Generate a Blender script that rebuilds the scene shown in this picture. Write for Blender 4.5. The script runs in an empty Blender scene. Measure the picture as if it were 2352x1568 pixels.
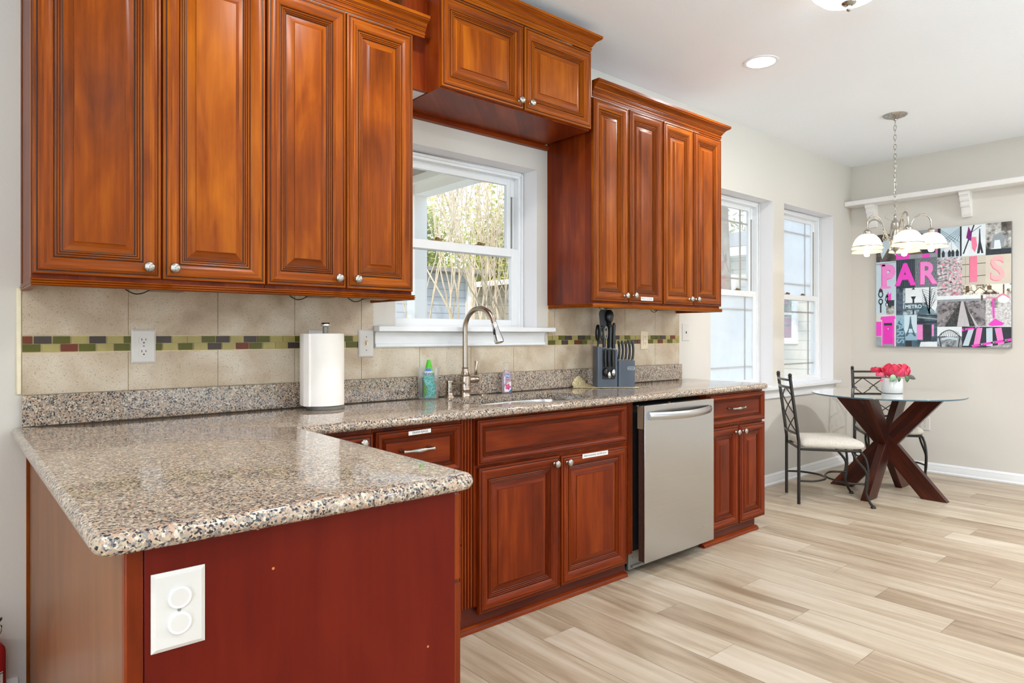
import bpy, bmesh, math, random
from mathutils import Vector, Matrix
R = math.radians
S = bpy.context.scene
COL = S.collection
random.seed(7)

# ------------------------------------------------------------------ camera, world, sun, added fill, exposure
cd = bpy.data.cameras.new('camera'); cam = bpy.data.objects.new('camera', cd); COL.objects.link(cam)
cd.sensor_fit = 'HORIZONTAL'; cd.sensor_width = 36.0
cd.lens = 36.0 * 1529.0 / 2352.0
cd.shift_y = -16.0 / 2352.0
cd.clip_start = 0.02; cd.clip_end = 300
cam.location = (0, -2.714, 1.208); cam.rotation_euler = (R(90), 0, R(-40.6))
S.camera = cam
S.view_settings.view_transform = 'Standard'; S.view_settings.look = 'None'
S.view_settings.gamma = 1.0; S.view_settings.use_curve_mapping = False
S.view_settings.exposure = 0.18
S.cycles.use_denoising = True
S.cycles.max_bounces = 10; S.cycles.diffuse_bounces = 5; S.cycles.glossy_bounces = 4
S.cycles.transmission_bounces = 6; S.cycles.transparent_max_bounces = 12
S.cycles.caustics_reflective = False; S.cycles.caustics_refractive = False
S.cycles.sample_clamp_indirect = 6.0

W = bpy.data.worlds.new('sky'); S.world = W; W.use_nodes = True
wn = W.node_tree; wn.nodes.clear()
wo = wn.nodes.new('ShaderNodeOutputWorld'); wb = wn.nodes.new('ShaderNodeBackground')
wc = wn.nodes.new('ShaderNodeTexCoord'); ws = wn.nodes.new('ShaderNodeSeparateXYZ'); wr = wn.nodes.new('ShaderNodeValToRGB')
wn.links.new(wc.outputs['Generated'], ws.inputs[0]); wn.links.new(ws.outputs['Z'], wr.inputs[0])
wr.color_ramp.elements[0].position = 0.0; wr.color_ramp.elements[0].color = (0.84, 0.90, 0.96, 1)
wr.color_ramp.elements[1].position = 0.55; wr.color_ramp.elements[1].color = (0.50, 0.66, 0.90, 1)
wn.links.new(wr.outputs[0], wb.inputs['Color']); wb.inputs['Strength'].default_value = 2.6
wn.links.new(wb.outputs[0], wo.inputs[0])

def lamp(name, kind, loc, power, color=(1, 1, 1), size=0.1, rot=(0, 0, 0), shape='DISK', size_y=None, spread=None):
    l = bpy.data.lights.new(name, kind); l.energy = power; l.color = color
    if kind == 'AREA':
        l.shape = shape; l.size = size
        if size_y: l.size_y = size_y
        if spread: l.spread = spread
    elif kind in ('POINT', 'SPOT'): l.shadow_soft_size = size
    o = bpy.data.objects.new(name, l); COL.objects.link(o); o.location = loc; o.rotation_euler = rot
    return o
sun = lamp('sun', 'SUN', (0, 0, 20), 3.3, (1, 0.96, 0.88)); sun.data.angle = R(2)
sun.rotation_euler = Vector((0.70, 0.42, -0.56)).to_track_quat('-Z', 'Y').to_euler()
# added fill lamps at invented sliding doors behind the camera and a west window
FILL_TINT = (0.66, 0.84, 1.0)
for nm, x, p in (('added_fill_south', -1.2, 56), ('added_fill_south', 2.9, 44), ('added_fill_south', 5.35, 24)):
    lamp(nm, 'AREA', (x, -6.42, 1.12), p, FILL_TINT, 2.3 if x < 5 else 1.8, (R(127), 0, 0), 'RECTANGLE', 2.0, R(75))
lamp('added_fill_west', 'AREA', (-3.05, -3.9, 1.35), 70, FILL_TINT, 1.3, (R(104), 0, R(-90)), 'RECTANGLE', 1.4, R(110))
for nm, x, z, sx, sz in (('portal_kitchen_window', 2.06, 1.69, .9, .9), ('portal_dining_window', 4.65, 1.55, .9, 1.5), ('portal_dining_window', 5.75, 1.55, .9, 1.5)):
    pl = lamp(nm, 'AREA', (x, .215, z), 1, (1, 1, 1), sx, (R(-90), 0, 0), 'RECTANGLE', sz); pl.data.cycles.is_portal = True

# ------------------------------------------------------------------ helpers
def lin(r, g=None, b=None):
    if g is None: r, g, b = r
    f = lambda c: (c / 12.92 if c <= 0.04045 else ((c + 0.055) / 1.055) ** 2.4)
    return (f(r / 255), f(g / 255), f(b / 255), 1)

class NT:
    def __init__(s, name):
        s.m = bpy.data.materials.new(name); s.m.use_nodes = True; s.t = s.m.node_tree
        s.t.nodes.clear(); s.out = s.t.nodes.new('ShaderNodeOutputMaterial')
    def n(s, typ, props=None, **inp):
        nd = s.t.nodes.new('ShaderNode' + typ)
        for k, v in (props or {}).items(): setattr(nd, k, v)
        for k, v in inp.items(): s.set(nd, k.replace('_', ' '), v)
        return nd
    def set(s, nd, k, v):
        i = nd.inputs[int(k)] if k.strip().isdigit() else nd.inputs[k]
        if hasattr(v, 'is_output') or isinstance(v, bpy.types.NodeSocket): s.t.links.new(v, i)
        else: i.default_value = v
    def math(s, op, a, b=None):
        nd = s.n('Math', {'operation': op}); s.set(nd, '0', a)
        if b is not None: s.set(nd, '1', b)
        return nd.outputs[0]
    def vmath(s, op, a, b):
        nd = s.n('VectorMath', {'operation': op}); s.set(nd, '0', a); s.set(nd, '1', b)
        return nd.outputs[0]
    def ramp(s, fac, stops, interp='LINEAR'):
        nd = s.n('ValToRGB'); s.set(nd, 'Fac', fac); cr = nd.color_ramp; cr.interpolation = interp
        while len(cr.elements) < len(stops): cr.elements.new(0.5)
        for e, (p, c) in zip(cr.elements, stops): e.position = p; e.color = c
        return nd.outputs['Color']
    def mix(s, fac, a, b, blend='MIX'):
        nd = s.n('Mix', {'data_type': 'RGBA', 'blend_type': blend})
        s.set(nd, '0', fac); s.set(nd, '6', a); s.set(nd, '7', b)
        return nd.outputs[2]
    def bsdf(s, **k):
        b = s.n('BsdfPrincipled')
        for kk, v in k.items(): s.set(b, kk.replace('_', ' '), v)
        s.t.links.new(b.outputs[0], s.out.inputs[0]); return b
    def bump(s, h, strength=.2, dist=.002):
        return s.n('Bump', None, Height=h, Strength=strength, Distance=dist).outputs[0]

def plain(name, rgb, rough=.5, metal=0, var=.04, scale=30, coat=0, bump=0, **kw):
    t = NT(name); co = t.n('TexCoord').outputs['Object']
    nz = t.n('TexNoise', None, Vector=co, Scale=float(scale), Detail=4.0)
    c = lin(rgb); k = 1 + var; d = 1 - var
    col = t.ramp(nz.outputs[0], [(.3, (c[0] * d, c[1] * d, c[2] * d, 1)), (.7, (min(1, c[0] * k), min(1, c[1] * k), min(1, c[2] * k), 1))])
    b = t.bsdf(Base_Color=col, Roughness=rough, Metallic=float(metal), **kw)
    if coat: b.inputs['Coat Weight'].default_value = coat; b.inputs['Coat Roughness'].default_value = .08
    if bump: t.set(b, 'Normal', t.bump(nz.outputs[0], bump, .004))
    return t.m

def wood(name, dark, mid, light, rough=.3, coat=.25, boards=.085, speck=False):
    t = NT(name); uv = t.n('UVMap').outputs[0]
    rnd = t.n('ObjectInfo').outputs['Random']
    off = t.vmath('ADD', uv, t.n('CombineXYZ', None, X=t.math('MULTIPLY', rnd, 37.0), Y=t.math('MULTIPLY', rnd, 11.3), Z=0.0).outputs[0])
    fine = t.n('TexNoise', None, Vector=t.vmath('MULTIPLY', off, (3.0, 55.0, 1)), Scale=1.0, Detail=5.0, Roughness=.6).outputs[0]
    blot = t.n('TexNoise', None, Vector=t.vmath('MULTIPLY', off, (2.6, 9.0, 1)), Scale=1.0, Detail=4.0, Distortion=.6).outputs[0]
    sep = t.n('SeparateXYZ'); t.set(sep, '0', off)
    bid = t.math('FLOOR', t.math('DIVIDE', sep.outputs[1], boards))
    bw = t.n('TexWhiteNoise', {'noise_dimensions': '1D'}); t.set(bw, 'W', bid)
    f = t.math('ADD', t.math('MULTIPLY', fine, .30), t.math('MULTIPLY', blot, .62))
    f = t.math('ADD', f, t.math('MULTIPLY', t.math('SUBTRACT', bw.outputs[0], .5), .16))
    f = t.math('ADD', f, t.math('MULTIPLY', t.math('SUBTRACT', rnd, .5), .08))
    col = t.ramp(f, [(.22, lin(dark)), (.46, lin(mid)), (.70, lin(light))])
    if speck:
        vo = t.n('TexVoronoi', None, Vector=off, Scale=17.0)
        col = t.mix(t.math('LESS_THAN', vo.outputs['Distance'], .045), col, lin(205, 120, 70))
    b = t.bsdf(Base_Color=col, Roughness=rough, Normal=t.bump(fine, .05, .001), Specular_IOR_Level=.15)
    b.inputs['Coat Weight'].default_value = coat; b.inputs['Coat Roughness'].default_value = .25
    return t.m

def metal(name, rgb, rough=.28, brushed=None, aniso=0):
    t = NT(name); co = t.n('TexCoord').outputs['Object']
    sc = brushed or (60, 60, 60)
    nz = t.n('TexNoise', None, Vector=t.vmath('MULTIPLY', co, sc), Scale=1.0, Detail=3.0)
    c = lin(rgb)
    col = t.ramp(nz.outputs[0], [(.3, (c[0] * .96, c[1] * .96, c[2] * .96, 1)), (.7, c)])
    r = t.math('ADD', t.math('MULTIPLY', nz.outputs[0], .06), rough - .03)
    t.bsdf(Base_Color=col, Roughness=r, Metallic=1.0, Anisotropic=float(aniso))
    return t.m

def emit(name, rgb, strength):
    t = NT(name); e = t.n('Emission', None, Color=lin(rgb), Strength=float(strength))
    t.t.links.new(e.outputs[0], t.out.inputs[0]); return t.m

def glass(name, tint=(1, 1, 1), haze=0.0, hazecol=(225, 238, 245), rough=0.0, refl=1.0, body=None):
    """thin pane: clear + fresnel gloss, optionally a milky translucent film (fogged double glazing)"""
    t = NT(name)
    tr = t.n('BsdfTransparent', None, Color=(tint[0], tint[1], tint[2], 1)).outputs[0]
    if haze:
        nz = t.n('TexNoise', None, Vector=t.n('TexCoord').outputs['Object'], Scale=3.0, Detail=3.0).outputs[0]
        hz = t.n('MixShader'); t.set(hz, '0', .35)
        t.set(hz, '1', t.n('BsdfTranslucent', None, Color=lin(hazecol)).outputs[0]); t.set(hz, '2', t.n('BsdfDiffuse', None, Color=lin(hazecol)).outputs[0])
        mx = t.n('MixShader'); t.set(mx, '0', t.math('ADD', t.math('MULTIPLY', t.math('SUBTRACT', nz, .5), .3), haze)); t.set(mx, '1', tr); t.set(mx, '2', hz.outputs[0]); tr = mx.outputs[0]
    if body:
        mx = t.n('MixShader'); t.set(mx, '0', body[1]); t.set(mx, '1', tr); t.set(mx, '2', t.n('BsdfDiffuse', None, Color=lin(body[0])).outputs[0]); tr = mx.outputs[0]
    gl = t.n('BsdfGlossy', None, Color=(1, 1, 1, 1), Roughness=rough + .01).outputs[0]
    fr = t.n('Fresnel', None, IOR=1.45).outputs[0]
    mx = t.n('MixShader'); t.set(mx, '0', t.math('MULTIPLY', fr, refl)); t.set(mx, '1', tr); t.set(mx, '2', gl)
    t.t.links.new(mx.outputs[0], t.out.inputs[0])
    return t.m

# ------------------------------------------------------------------ materials
M = {}
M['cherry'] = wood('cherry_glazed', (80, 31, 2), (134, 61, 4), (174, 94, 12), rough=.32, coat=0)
M['cherry_red_light_shift'] = wood('cherry_red_light_shift', (74, 20, 3), (114, 40, 8), (148, 64, 15), rough=.34, coat=0)  # redder, darker cherry copy with the mixed light's hue put in the colour
M['veneer'] = wood('veneer_red', (78, 13, 5), (96, 20, 8), (108, 27, 11), rough=.36, coat=0, boards=.4, speck=True)
M['side_sheen'] = wood('side_panel_sheen', (112, 66, 32), (134, 82, 44), (150, 96, 54), rough=.34, coat=0, boards=.6)  # lighter brown carries the beige wall's grazing reflection in the colour
M['glaze'] = plain('dark_glaze', (26, 10, 4), .5)
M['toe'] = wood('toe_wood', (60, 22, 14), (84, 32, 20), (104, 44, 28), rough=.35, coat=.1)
M['table'] = wood('table_walnut', (32, 12, 9), (60, 25, 16), (98, 44, 26), rough=.28, coat=.2, boards=.045)
M['white'] = plain('white_vinyl', (236, 236, 236), .35, var=.01)
M['whitewood'] = plain('white_painted_wood', (238, 234, 230), .4, var=.015)
M['trimcream'] = plain('cream_edge_trim', (240, 228, 196), .35)
M['plate'] = plain('white_plastic', (214, 209, 202), .28, var=.01)
M['ivory'] = plain('ivory_plastic', (232, 214, 184), .3, var=.01)
M['black'] = plain('black_plastic', (14, 14, 15), .28)
M['blackslot'] = plain('black_slot', (12, 11, 11), .6)
M['darkvoid'] = plain('dark_void', (18, 14, 12), .8)
M['nickel'] = metal('brushed_nickel', (176, 171, 163), .27)
M['bronze_nickel'] = metal('faucet_nickel', (176, 160, 144), .25, (200, 200, 8))
M['chrome'] = metal('chrome', (225, 225, 225), .12)
M['steel'] = metal('stainless', (188, 187, 186), .26, (3, 3, 160))
M['steelside'] = plain('door_insulation', (66, 34, 20), .8, var=.3, scale=80)
M['steelgrey'] = plain('galvanised', (140, 138, 130), .45, .3)
M['taupe'] = plain('taupe_plastic', (128, 106, 84), .4)
M['iron'] = plain('dark_bronze_iron', (38, 32, 28), .35, .4, coat=.2)
M['paper'] = plain('paper_towel', (246, 240, 232), .9, var=.02, scale=400, bump=.2)
M['fabric'] = plain('beige_chenille', (206, 198, 186), .95, var=.16, scale=160, bump=.6)
M['slate'] = plain('slate_plastic', (74, 82, 94), .3, var=.06, scale=10)
M['matc'] = None
M['ink'] = plain('ink', (30, 30, 32), .6)
M['label'] = plain('label_paper', (240, 238, 236), .55, var=.01)
M['red'] = plain('extinguisher_red', (178, 32, 44), .22, var=.05, coat=.4)
M['brass'] = metal('dull_brass', (120, 96, 60), .4)
M['ceramic'] = plain('white_ceramic', (240, 240, 236), .16, var=.01)
M['rose'] = plain('rose_petal', (240, 84, 116), .6, var=.16, scale=40)
M['rosed'] = plain('rose_petal_deep', (226, 52, 84), .6, var=.16, scale=40)
M['leafg'] = plain('leaf_green', (84, 120, 74), .5, var=.25, scale=50)
M['leafp'] = plain('leaf_pale', (150, 186, 150), .5, var=.15, scale=50)
M['leafgrey'] = plain('leaf_grey', (112, 106, 102), .6, var=.1)
M['dawn'] = plain('green_bottle', (74, 184, 20), .3)
M['blue'] = plain('label_blue', (24, 104, 196), .4)
M['navy'] = plain('label_navy', (16, 30, 110), .4)
M['yellow'] = plain('cap_yellow', (236, 200, 30), .4)
M['gel'] = plain('pink_gel', (206, 176, 190), .15, var=.05)
M['petal'] = plain('label_pink', (214, 84, 130), .5, var=.3, scale=120)
M['clear'] = glass('clear_plastic', (.98, .985, .985), refl=.35, body=((232, 236, 234), .07))
M['clearsoap'] = glass('clear_bottle', (.96, .93, .95), body=((214, 190, 202), .45))
M['pane'] = glass('window_glass', (.97, .98, .98), refl=.4)
M['fog'] = glass('fogged_glass', (.95, .98, 1.0), haze=.80, hazecol=(250, 253, 255), refl=.3)
M['fogl'] = glass('lightly_fogged_glass', (.97, .98, .98), haze=.16, hazecol=(240, 244, 242), refl=.3)
M['tabletop'] = glass('table_glass', (.90, .95, .94), refl=1.6, body=((196, 208, 202), .10))
M['tableedge'] = plain('glass_edge', (74, 104, 116), .1)

# walls and ceiling
def paint(name, rgb, sc=90, strength=.12):
    t = NT(name); co = t.n('TexCoord').outputs['Object']
    nz = t.n('TexNoise', None, Vector=co, Scale=float(sc), Detail=5.0, Roughness=.6)
    c = lin(rgb)
    col = t.ramp(t.n('TexNoise', None, Vector=co, Scale=1.5, Detail=2.0).outputs[0], [(.3, (c[0] * .98, c[1] * .98, c[2] * .98, 1)), (.7, c)])
    t.bsdf(Base_Color=col, Roughness=.7, Normal=t.bump(nz.outputs[0], strength, .004)); return t.m
M['wall'] = paint('wall_beige', (216, 210, 201))
M['wallwhite'] = paint('reveal_white', (234, 230, 229), strength=.04)
M['ceiling'] = paint('ceiling_texture', (246, 248, 250), 55, .5)
M['exttrim'] = paint('porch_paint', (236, 230, 222))
M['concrete'] = plain('bounce_slab_concrete', (206, 200, 190), .9, var=.08, scale=3)
M['porchceil'] = paint('porch_ceiling', (150, 134, 120))

def floor_mat():
    t = NT('vinyl_plank'); uv = t.n('UVMap').outputs[0]
    at = t.n('Attribute', {'attribute_name': 'tone'}).outputs['Fac']
    fine = t.n('TexNoise', None, Vector=t.vmath('MULTIPLY', uv, (2.2, 34, 1)), Scale=1.0, Detail=6.0, Roughness=.6, Distortion=.4).outputs[0]
    big = t.n('TexNoise', None, Vector=t.vmath('MULTIPLY', uv, (1.1, 7.5, 1)), Scale=1.0, Detail=4.0, Distortion=1.2).outputs[0]
    f = t.math('ADD', t.math('MULTIPLY', fine, .40), t.math('MULTIPLY', big, .60))
    f = t.math('ADD', f, t.math('MULTIPLY', t.math('SUBTRACT', at, .5), .22))
    col = t.ramp(f, [(.22, lin(130, 108, 83)), (.44, lin(172, 152, 128)), (.60, lin(194, 178, 156)), (.76, lin(208, 195, 177))])
    b = t.bsdf(Base_Color=col, Roughness=t.math('ADD', t.math('MULTIPLY', fine, .12), .30), Normal=t.bump(fine, .06, .001))
    return t.m
M['floor'] = floor_mat()
M['seam'] = plain('plank_seam', (120, 96, 72), .7)

def granite():
    t = NT('speckled_granite'); co = t.n('TexCoord').outputs['Object']
    wob = t.n('TexNoise', None, Vector=co, Scale=120.0, Detail=2.0).outputs['Color']
    cw = t.vmath('ADD', co, t.vmath('MULTIPLY', wob, (.006, .006, .006)))
    v1 = t.n('TexVoronoi', None, Vector=cw, Scale=280.0); s1 = t.n('SeparateColor'); t.set(s1, '0', v1.outputs['Color'])
    v2 = t.n('TexVoronoi', None, Vector=cw, Scale=170.0); s2 = t.n('SeparateColor'); t.set(s2, '0', v2.outputs['Color'])
    cl = t.n('TexNoise', None, Vector=co, Scale=38.0, Detail=3.0).outputs[0]
    f = t.math('ADD', s1.outputs[0], t.math('MULTIPLY', t.math('SUBTRACT', cl, .5), .55))
    base = t.ramp(s2.outputs[1], [(0, lin(186, 166, 142)), (.28, lin(184, 152, 128)), (.50, lin(166, 150, 134)), (.68, lin(206, 192, 172)), (.86, lin(140, 128, 118))], 'CONSTANT')
    fl = t.ramp(f, [(0, lin(46, 45, 50)), (.13, lin(92, 88, 88)), (.24, lin(140, 132, 126))], 'CONSTANT')
    col = t.mix(t.math('LESS_THAN', f, .34), base, fl)
    t.bsdf(Base_Color=col, Roughness=.06, Specular_IOR_Level=.6); return t.m
M['granite'] = granite()

def tile():
    t = NT('travertine_tile'); co = t.n('TexCoord').outputs['Object']
    big = t.n('TexNoise', None, Vector=co, Scale=5.0, Detail=5.0, Distortion=.5).outputs[0]
    pit = t.n('TexNoise', None, Vector=co, Scale=210.0, Detail=3.0, Roughness=.7).outputs[0]
    col = t.ramp(big, [(.30, lin(168, 146, 120)), (.48, lin(194, 174, 148)), (.66, lin(212, 198, 176))])
    col = t.mix(t.ramp(pit, [(.33, (.75, .75, .75, 1)), (.43, (0, 0, 0, 1))]), col, lin(130, 108, 84))
    t.bsdf(Base_Color=col, Roughness=.42, Normal=t.bump(pit, .12, .001)); return t.m
M['tile'] = tile()
M['grout'] = plain('grout', (226, 206, 162), .8)
for k, c in (('mo_grey', (70, 58, 52)), ('mo_olive', (88, 86, 18)), ('mo_khaki', (166, 152, 92)), ('mo_rust', (112, 50, 24))):
    M[k] = plain(k, c, .35, var=.12, scale=14, Specular_IOR_Level=.3)

def mat_mesh():
    t = NT('perforated_liner'); co = t.n('TexCoord').outputs['Object']
    v = t.n('TexVoronoi', None, Vector=co, Scale=170.0)
    col = t.ramp(v.outputs['Distance'], [(.32, lin(128, 112, 78)), (.45, lin(232, 214, 168))])
    t.bsdf(Base_Color=col, Roughness=.7); return t.m
M['matc'] = mat_mesh()

def sponge():
    t = NT('teal_sponge'); co = t.n('TexCoord').outputs['Object']
    v = t.n('TexVoronoi', {'feature': 'DISTANCE_TO_EDGE'}, Vector=co, Scale=62.0)
    col = t.ramp(v.outputs['Distance'], [(.03, lin(110, 210, 200)), (.07, lin(20, 150, 142))])
    t.bsdf(Base_Color=col, Roughness=.8); return t.m
M['sponge'] = sponge()

def siding(name, rgb, pitch=.13):
    t = NT(name); co = t.n('TexCoord').outputs['Object']; sp = t.n('SeparateXYZ'); t.set(sp, '0', co)
    fr = t.math('FRACT', t.math('DIVIDE', sp.outputs[2], pitch))
    c = lin(rgb)
    col = t.ramp(fr, [(0, (c[0] * .38, c[1] * .38, c[2] * .38, 1)), (.13, c)])
    t.bsdf(Base_Color=col, Roughness=.6, Normal=t.bump(fr, .4, .02)); return t.m
M['sidingg'] = siding('grey_siding', (186, 188, 192), .15)
M['sidingb'] = siding('beige_siding', (206, 198, 184), .16)
M['sidingt'] = siding('tan_boards', (176, 160, 138), .2)
M['roof'] = plain('roof_shingle', (150, 142, 134), .9, var=.2, scale=12)
M['lawn'] = plain('lawn_grass', (150, 148, 116), .95, var=.3, scale=3)
M['bark'] = plain('pale_bark', (198, 178, 150), .8, var=.2, scale=9)
M['barkd'] = plain('brown_bark', (120, 100, 80), .9, var=.25, scale=9)
for k, c in (('fol_yellow', (200, 196, 118)), ('fol_olive', (176, 174, 120)), ('fol_green', (140, 156, 100)), ('fol_palm', (168, 184, 116))):
    t = NT(k); cc = lin(c)
    nz = t.n('TexNoise', None, Vector=t.n('TexCoord').outputs['Object'], Scale=2.2, Detail=3.0).outputs[0]
    col = t.ramp(nz, [(.3, (cc[0] * .55, cc[1] * .6, cc[2] * .6, 1)), (.7, (cc[0] * 1.25, cc[1] * 1.25, cc[2] * 1.2, 1))])
    mx = t.n('MixShader'); t.set(mx, '0', .4)
    t.set(mx, '1', t.n('BsdfDiffuse', None, Color=col).outputs[0]); t.set(mx, '2', t.n('BsdfTranslucent', None, Color=col).outputs[0])
    t.t.links.new(mx.outputs[0], t.out.inputs[0]); M[k] = t.m

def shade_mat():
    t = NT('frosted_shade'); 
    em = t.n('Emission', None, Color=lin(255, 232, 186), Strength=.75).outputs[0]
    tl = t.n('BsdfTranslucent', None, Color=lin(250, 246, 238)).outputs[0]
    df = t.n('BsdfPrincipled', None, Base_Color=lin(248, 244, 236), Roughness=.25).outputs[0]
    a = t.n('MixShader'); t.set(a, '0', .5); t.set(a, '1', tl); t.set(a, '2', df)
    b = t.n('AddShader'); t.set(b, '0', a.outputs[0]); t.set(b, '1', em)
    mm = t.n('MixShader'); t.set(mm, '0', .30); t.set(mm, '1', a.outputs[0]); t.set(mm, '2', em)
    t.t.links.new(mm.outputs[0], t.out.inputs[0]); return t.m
M['shade'] = shade_mat()
M['bulb'] = emit('bulb_glow', (255, 226, 176), 34)
M['lens'] = emit('downlight_lens', (255, 250, 242), 9)
M['dome'] = emit('dome_glow', (255, 252, 248), 6)

# ------------------------------------------------------------------ mesh building
ORG = {}
def V(*a): return Vector(a)
class MB:
    def __init__(s): s.v = []; s.f = []; s.m = []; s.g = []; s.uvs = []
    def poly(s, pts, m=0, g=None):
        b = len(s.v); s.v += [Vector(p) for p in pts]; s.f.append(list(range(b, b + len(pts)))); s.m.append(m); s.g.append(g)
    def grid(s, rows, m=0, closed=False, g=None, cap0=False, cap1=False):
        b = len(s.v); n = len(rows[0])
        for r in rows: s.v += [Vector(p) for p in r]
        for i in range(len(rows) - 1):
            for j in range(n if closed else n - 1):
                k = (j + 1) % n
                s.f.append([b + i * n + j, b + i * n + k, b + (i + 1) * n + k, b + (i + 1) * n + j]); s.m.append(m); s.g.append(g)
        if cap0: s.f.append([b + j for j in range(n)][::-1]); s.m.append(m); s.g.append(g)
        if cap1: s.f.append([b + (len(rows) - 1) * n + j for j in range(n)]); s.m.append(m); s.g.append(g)
    def box(s, x0, x1, y0, y1, z0, z1, m=0, g=None):
        if x0 > x1: x0, x1 = x1, x0
        if y0 > y1: y0, y1 = y1, y0
        if z0 > z1: z0, z1 = z1, z0
        if g is None:
            d = (x1 - x0, y1 - y0, z1 - z0); g = [(1, 0, 0), (0, 1, 0), (0, 0, 1)][d.index(max(d))]
        b = len(s.v)
        for z in (z0, z1):
            for y in (y0, y1):
                for x in (x0, x1): s.v.append(V(x, y, z))
        for f in ((0, 2, 3, 1), (4, 5, 7, 6), (0, 1, 5, 4), (2, 6, 7, 3), (0, 4, 6, 2), (1, 3, 7, 5)):
            s.f.append([b + i for i in f]); s.m.append(m); s.g.append(g)
        return s
    def obox(s, c, ax, ay, az, m=0, g=None):
        """box with centre c and half-axis vectors"""
        c, ax, ay, az = Vector(c), Vector(ax), Vector(ay), Vector(az); b = len(s.v)
        for k in (-1, 1):
            for j in (-1, 1):
                for i in (-1, 1): s.v.append(c + ax * i + ay * j + az * k)
        for f in ((0, 2, 3, 1), (4, 5, 7, 6), (0, 1, 5, 4), (2, 6, 7, 3), (0, 4, 6, 2), (1, 3, 7, 5)):
            s.f.append([b + i for i in f]); s.m.append(m); s.g.append(g)
        return s
    def lathe(s, c, prof, seg=24, m=0, axis='z', caps=True):
        """prof: list of (radius, height) along axis from c"""
        rows = []
        for r, h in prof:
            row = []
            for i in range(seg):
                a = 2 * math.pi * i / seg; p, q = r * math.cos(a), r * math.sin(a)
                d = {'z': (p, q, h), 'y': (p, h, -q), 'x': (h, p, q)}[axis]
                row.append(Vector(c) + Vector(d))
            rows.append(row)
        s.grid(rows, m, True, None, caps, caps); return s
    def tube(s, pts, r, seg=8, m=0, closed=False, caps=True):
        pts = [Vector(p) for p in pts]; n = len(pts); rs = r if isinstance(r, (list, tuple)) else [r] * n
        rows = []; prev = None
        for i, p in enumerate(pts):
            a = pts[i - 1] if i > 0 else (pts[-1] if closed else p); b = pts[(i + 1) % n] if (i < n - 1 or closed) else p
            t = (b - a).normalized() if (b - a).length > 1e-9 else V(0, 0, 1)
            if prev is None:
                u = t.orthogonal().normalized()
            else:
                u = (prev - t * prev.dot(t)); u = u.normalized() if u.length > 1e-6 else t.orthogonal().normalized()
            prev = u; w = t.cross(u)
            rows.append([p + (u * math.cos(2 * math.pi * k / seg) + w * math.sin(2 * math.pi * k / seg)) * rs[i] for k in range(seg)])
        if closed: rows.append(rows[0])
        s.grid(rows, m, True, None, caps and not closed, caps and not closed); return s
    def prism(s, pts, axis, a, b, m=0, g=None):
        """extrude a 2D outline along axis from a to b; outline in the two other axes (x,y,z order)"""
        def P(p, h): return {'x': (h, p[0], p[1]), 'y': (p[0], h, p[1]), 'z': (p[0], p[1], h)}[axis]
        s.grid([[P(p, a) for p in pts], [P(p, b) for p in pts]], m, True, g, True, True); return s
    def sphere(s, c, r, seg=16, rings=10, m=0, sc=(1, 1, 1)):
        rows = []
        for i in range(rings + 1):
            th = math.pi * i / rings
            rows.append([Vector(c) + V(r * sc[0] * math.sin(th) * math.cos(2 * math.pi * k / seg), r * sc[1] * math.sin(th) * math.sin(2 * math.pi * k / seg), r * sc[2] * math.cos(th)) for k in range(seg)])
        s.grid(rows, m, True); return s
    def text(s, txt, size, origin, ux, uz, m=0, align='CENTER', xs=1.0, bold=0):
        cu = bpy.data.curves.new('t', 'FONT'); cu.body = txt; cu.size = size; cu.align_x = align; cu.align_y = 'CENTER'; cu.resolution_u = 3; cu.offset = bold
        o = bpy.data.objects.new('t', cu); COL.objects.link(o)
        dg = bpy.context.evaluated_depsgraph_get(); me = bpy.data.meshes.new_from_object(o.evaluated_get(dg))
        ux, uz, o0 = Vector(ux), Vector(uz), Vector(origin)
        for p in me.polygons:
            s.poly([o0 + ux * (me.vertices[i].co.x * xs) + uz * me.vertices[i].co.y for i in p.vertices], m)
        bpy.data.objects.remove(o); bpy.data.curves.remove(cu); bpy.data.meshes.remove(me)
    def build(s, name, mats, parent=None, local=False, bevel=0, smooth=38, merge=True, loc=None):
        if not isinstance(mats, (list, tuple)): mats = [mats]
        org = ORG.get(parent, V(0, 0, 0)) if not local else V(0, 0, 0)
        base = Vector(loc) if (loc is not None and parent is None) else org
        me = bpy.data.meshes.new(name)
        me.from_pydata([v - base if not local else v for v in s.v], [], s.f)
        for mt in mats: me.materials.append(mt)
        for p, mi in zip(me.polygons, s.m): p.material_index = mi; p.use_smooth = True
        uvl = me.uv_layers.new(name='UVMap')
        mn = [min(v[i] for v in s.v) for i in range(3)]; mxv = [max(v[i] for v in s.v) for i in range(3)]
        ext = [mxv[i] - mn[i] for i in range(3)]; dg = V(*[1.0 if i == ext.index(max(ext)) else 0.0 for i in range(3)])
        for p, g in zip(me.polygons, s.g):
            gv = Vector(g) if g is not None else dg
            n = p.normal; t = gv - n * gv.dot(n)
            if t.length < .2: t = n.orthogonal()
            t.normalize(); c = n.cross(t)
            for li in p.loop_indices:
                co = s.v[me.loops[li].vertex_index]; uvl.data[li].uv = (co.dot(t), co.dot(c))
        if merge:
            bm = bmesh.new(); bm.from_mesh(me); bmesh.ops.remove_doubles(bm, verts=bm.verts, dist=1e-5)
            bmesh.ops.recalc_face_normals(bm, faces=bm.faces); bm.to_mesh(me); bm.free()
        me.set_sharp_from_angle(angle=R(smooth))
        o = bpy.data.objects.new(name, me); COL.objects.link(o)
        if parent is not None: o.parent = parent; ORG[o] = ORG.get(parent, V(0, 0, 0))
        elif loc is not None: o.location = loc; ORG[o] = Vector(loc)
        if bevel:
            b = o.modifiers.new('edge', 'BEVEL'); b.width = bevel; b.segments = 2; b.limit_method = 'ANGLE'; b.angle_limit = R(40)
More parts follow.
